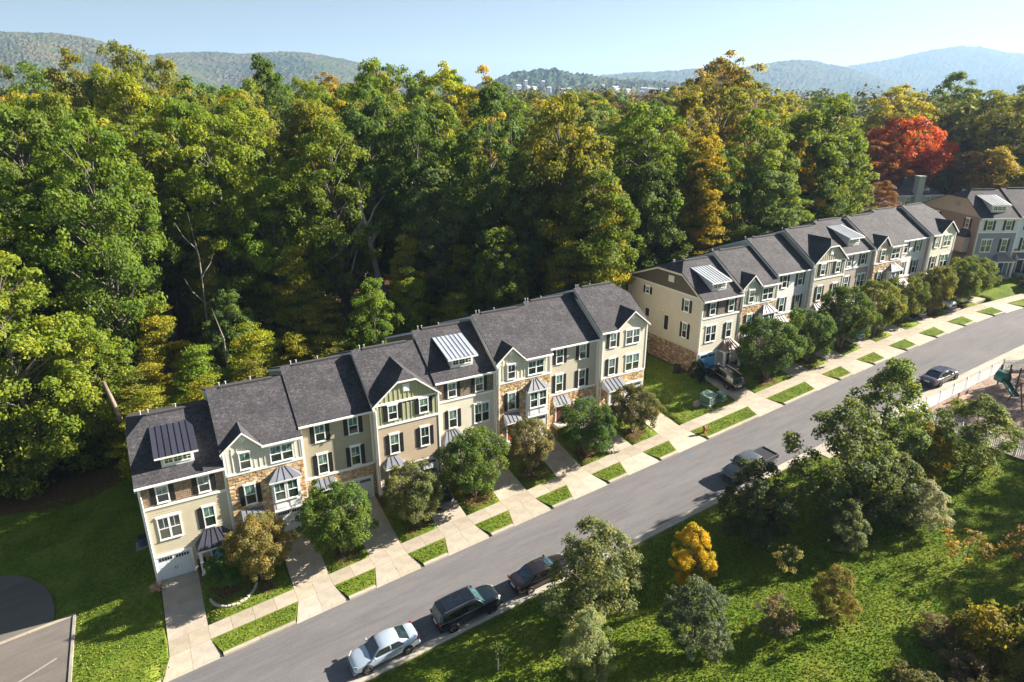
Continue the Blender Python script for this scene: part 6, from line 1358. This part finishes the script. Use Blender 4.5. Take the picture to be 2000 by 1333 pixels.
for (a, b) in zip(pth[:-1], pth[1:]):
    m.hexa([(a[0] - .5, a[1], a[2] - .05), (a[0] + .5, a[1], a[2] - .05), (b[0] + .5, b[1], b[2] - .05), (b[0] - .5, b[1], b[2] - .05), (a[0] - .5, a[1], a[2]), (a[0] + .5, a[1], a[2]), (b[0] + .5, b[1], b[2]), (b[0] - .5, b[1], b[2])])
    for s in (-.52, .46): m.hexa([(a[0] + s, a[1], a[2]), (a[0] + s + .06, a[1], a[2]), (b[0] + s + .06, b[1], b[2]), (b[0] + s, b[1], b[2]), (a[0] + s, a[1], a[2] + .3), (a[0] + s + .06, a[1], a[2] + .3), (b[0] + s + .06, b[1], b[2] + .3), (b[0] + s, b[1], b[2] + .3)])
link('slide', m.mesh('slide', 'plastic'), t, color=GS_)
pass
t = empty('swing_set', (76.2, -23.6, g(76.2, -23.6)), R(-28), 'Brown timber swing set with two swings on the shaded mulch', 'swing set')
for sx in (0, 5.2):
    for sy in (-1.1, 1.1): m = MB(); m.tube([(sx, sy, -.1), (sx, 0, 2.6)], .07, 6); link('leg', m.mesh('leg', 'wood'), t, color=(.16, .07, .05))
m = MB(); m.tube([(-.2, 0, 2.6), (5.4, 0, 2.6)], .08, 8); link('beam', m.mesh('beam', 'wood'), t, color=(.30, .13, .10))
for k in range(2):
    cx = 1.4 + k * 2.2; m = MB(); m.box(cx - .25, cx + .25, -.12, .12, .55, .6); s_ = link('swing_seat', m.mesh('swing_seat', 'plastic'), t, color=(.02, .02, .02)); m = MB(); m.tube([(cx - .22, 0, .6), (cx - .22, 0, 2.6)], .012, 4); m.tube([(cx + .22, 0, .6), (cx + .22, 0, 2.6)], .012, 4); link('chain', m.mesh('chain', 'chrome'), s_, color=(.4, .4, .4))

# ---------------------------------------------------------------- grass tufts and fallen leaves
rg = np.random.default_rng(12)
def onlawn(x, y):
    ok = (y < -17.7 - CV(x)) & ~((x > 66) & (x < 90.5) & (y > -30.5)) & ~((x > 54.5) & (y > -18.9))
    low = ok & (y > -46)
    strip_ = (y > -9.2) & (y < -7.75)
    yard = (y > -5.95) & (y < -1.3)
    dr = np.zeros_like(x, bool); dr2 = np.zeros_like(x, bool)
    for a, b, _, _ in DRV: dr |= (x > a - .02) & (x < b + .02); dr2 |= (x > a - .1 - .62 * np.clip((-7.57 - y) / 2, 0, 1)) & (x < b + .1 + .62 * np.clip((-7.57 - y) / 2, 0, 1))
    left = (x < .15) & (x > -5.7) & (y > -9.3) & (y < 21)
    left2 = (x < -5.7) & (x > -12) & (y > 12.5) & (y < 21)
    row = (x > 3) & (x < 106)
    side_ = (x > 48.95) & (x < 56.4) & (y > -5.95) & (y < 20)
    return low | (row & strip_ & ~dr2) | (row & yard & ~dr) | left | left2 | side_
n = 420000
X = np.concatenate([rg.uniform(8, 75, n // 2), rg.uniform(-12, 106, n // 2)]); Y = np.concatenate([rg.uniform(-44, -17.6, n // 2), rg.uniform(-9.3, 21, n // 2)])
k = onlawn(X, Y); X, Y = X[k], Y[k]
pn = np.sin(X * .9 + 2 * np.sin(Y * .5)) * np.sin(Y * 1.1 + np.sin(X * .7)) + rg.normal(size=len(X)) * .6
dmin = np.hypot(X - CAM.x, Y - CAM.y); k = (rg.random(len(X)) < np.clip(1.5 - dmin / 75, .12, .9)); X, Y, pn = X[k], Y[k], pn[k]; n = len(X)
Z = gz(X, Y) + .035; Z = np.where((Y > -9.36) & (Y < -7.55) & (X > -.38), S(X) + .06, Z); c = np.stack([.150 + .070 * pn.clip(-1, 1), .205 + .035 * pn.clip(-1, 1), .028 + .008 * pn], 1)
nn = rg.normal(size=(n, 3)) * np.array([1, 1, .35]); nn[:, 2] += .45
gme = quads_mesh('grass', np.stack([X, Y, Z], 1), nn, rg.uniform(.045, .095, n), rg.uniform(.05, .65, n), 'grass_blade', aspect=.5, colr=np.clip(c, .01, 1), rng=rg)
tag(link('grass', gme, kind='stuff'), 'Green and straw coloured grass of the lawns and verges', 'grass')
print('grass', n)
n = 5200; X = rg.uniform(2, 106, n); Y = rg.choice([-1, 1], n) * rg.exponential(1.5, n) - 4.4
X2_ = rg.uniform(20, 64, 3200); Y2_ = rg.uniform(-40, -17, 3200); X = np.concatenate([X, X2_]); Y = np.concatenate([Y, Y2_])
k = (Y > -46) & (Y < -1.2) & ~((Y < -9.3) & (Y > -16.4) & (rg.random(len(X)) < .93)) & (onlawn(X, Y) | (rg.random(len(X)) < .25)); X, Y = X[k], Y[k]; n = len(X)
onp = ~onlawn(X, Y); Z = np.where((Y < -9.3) & (Y > -17.3), np.array([g(a, -12) for a in X]) + RZ + .012, G(X, np.where(Y < -6.1, -6.2, Y)) + .055)
Z = np.where(Y < -17.3, G(X, Y) + .08, Z)
cc = np.array([(.30, .16, .05), (.36, .24, .07), (.20, .10, .04), (.42, .30, .12)])[rg.integers(0, 4, n)]
nn = rg.normal(size=(n, 3)) * .35; nn[:, 2] += 1
tag(link('fallen_leaves', quads_mesh('fallen_leaves', np.stack([X, Y, Z], 1), nn, rg.uniform(.03, .06, n), rg.uniform(.2, .5, n), 'far_leaf', colr=cc, rng=rg), kind='stuff'), 'Scattered tan and orange fallen leaves', 'leaves')

# ---------------------------------------------------------------- air
HZ = True
if HZ:
    m = bpy.data.materials.new('haze'); m.use_nodes = True; nt = m.node_tree; nt.nodes.clear(); o_ = nt.nodes.new('ShaderNodeOutputMaterial'); pv = nt.nodes.new('ShaderNodeVolumePrincipled')
    pv.inputs['Density'].default_value = .00012; pv.inputs['Color'].default_value = (.44, .66, .98, 1); pv.inputs['Anisotropy'].default_value = .2; nt.links.new(pv.outputs[0], o_.inputs['Volume'])
    MATS['haze'] = m; mb = MB(); mb.box(-9000, 11000, -900, 9500, -60, 640); tag(link('haze', mb.mesh('haze', 'haze'), kind='stuff'), 'Thin blue haze of the distant air', 'haze')
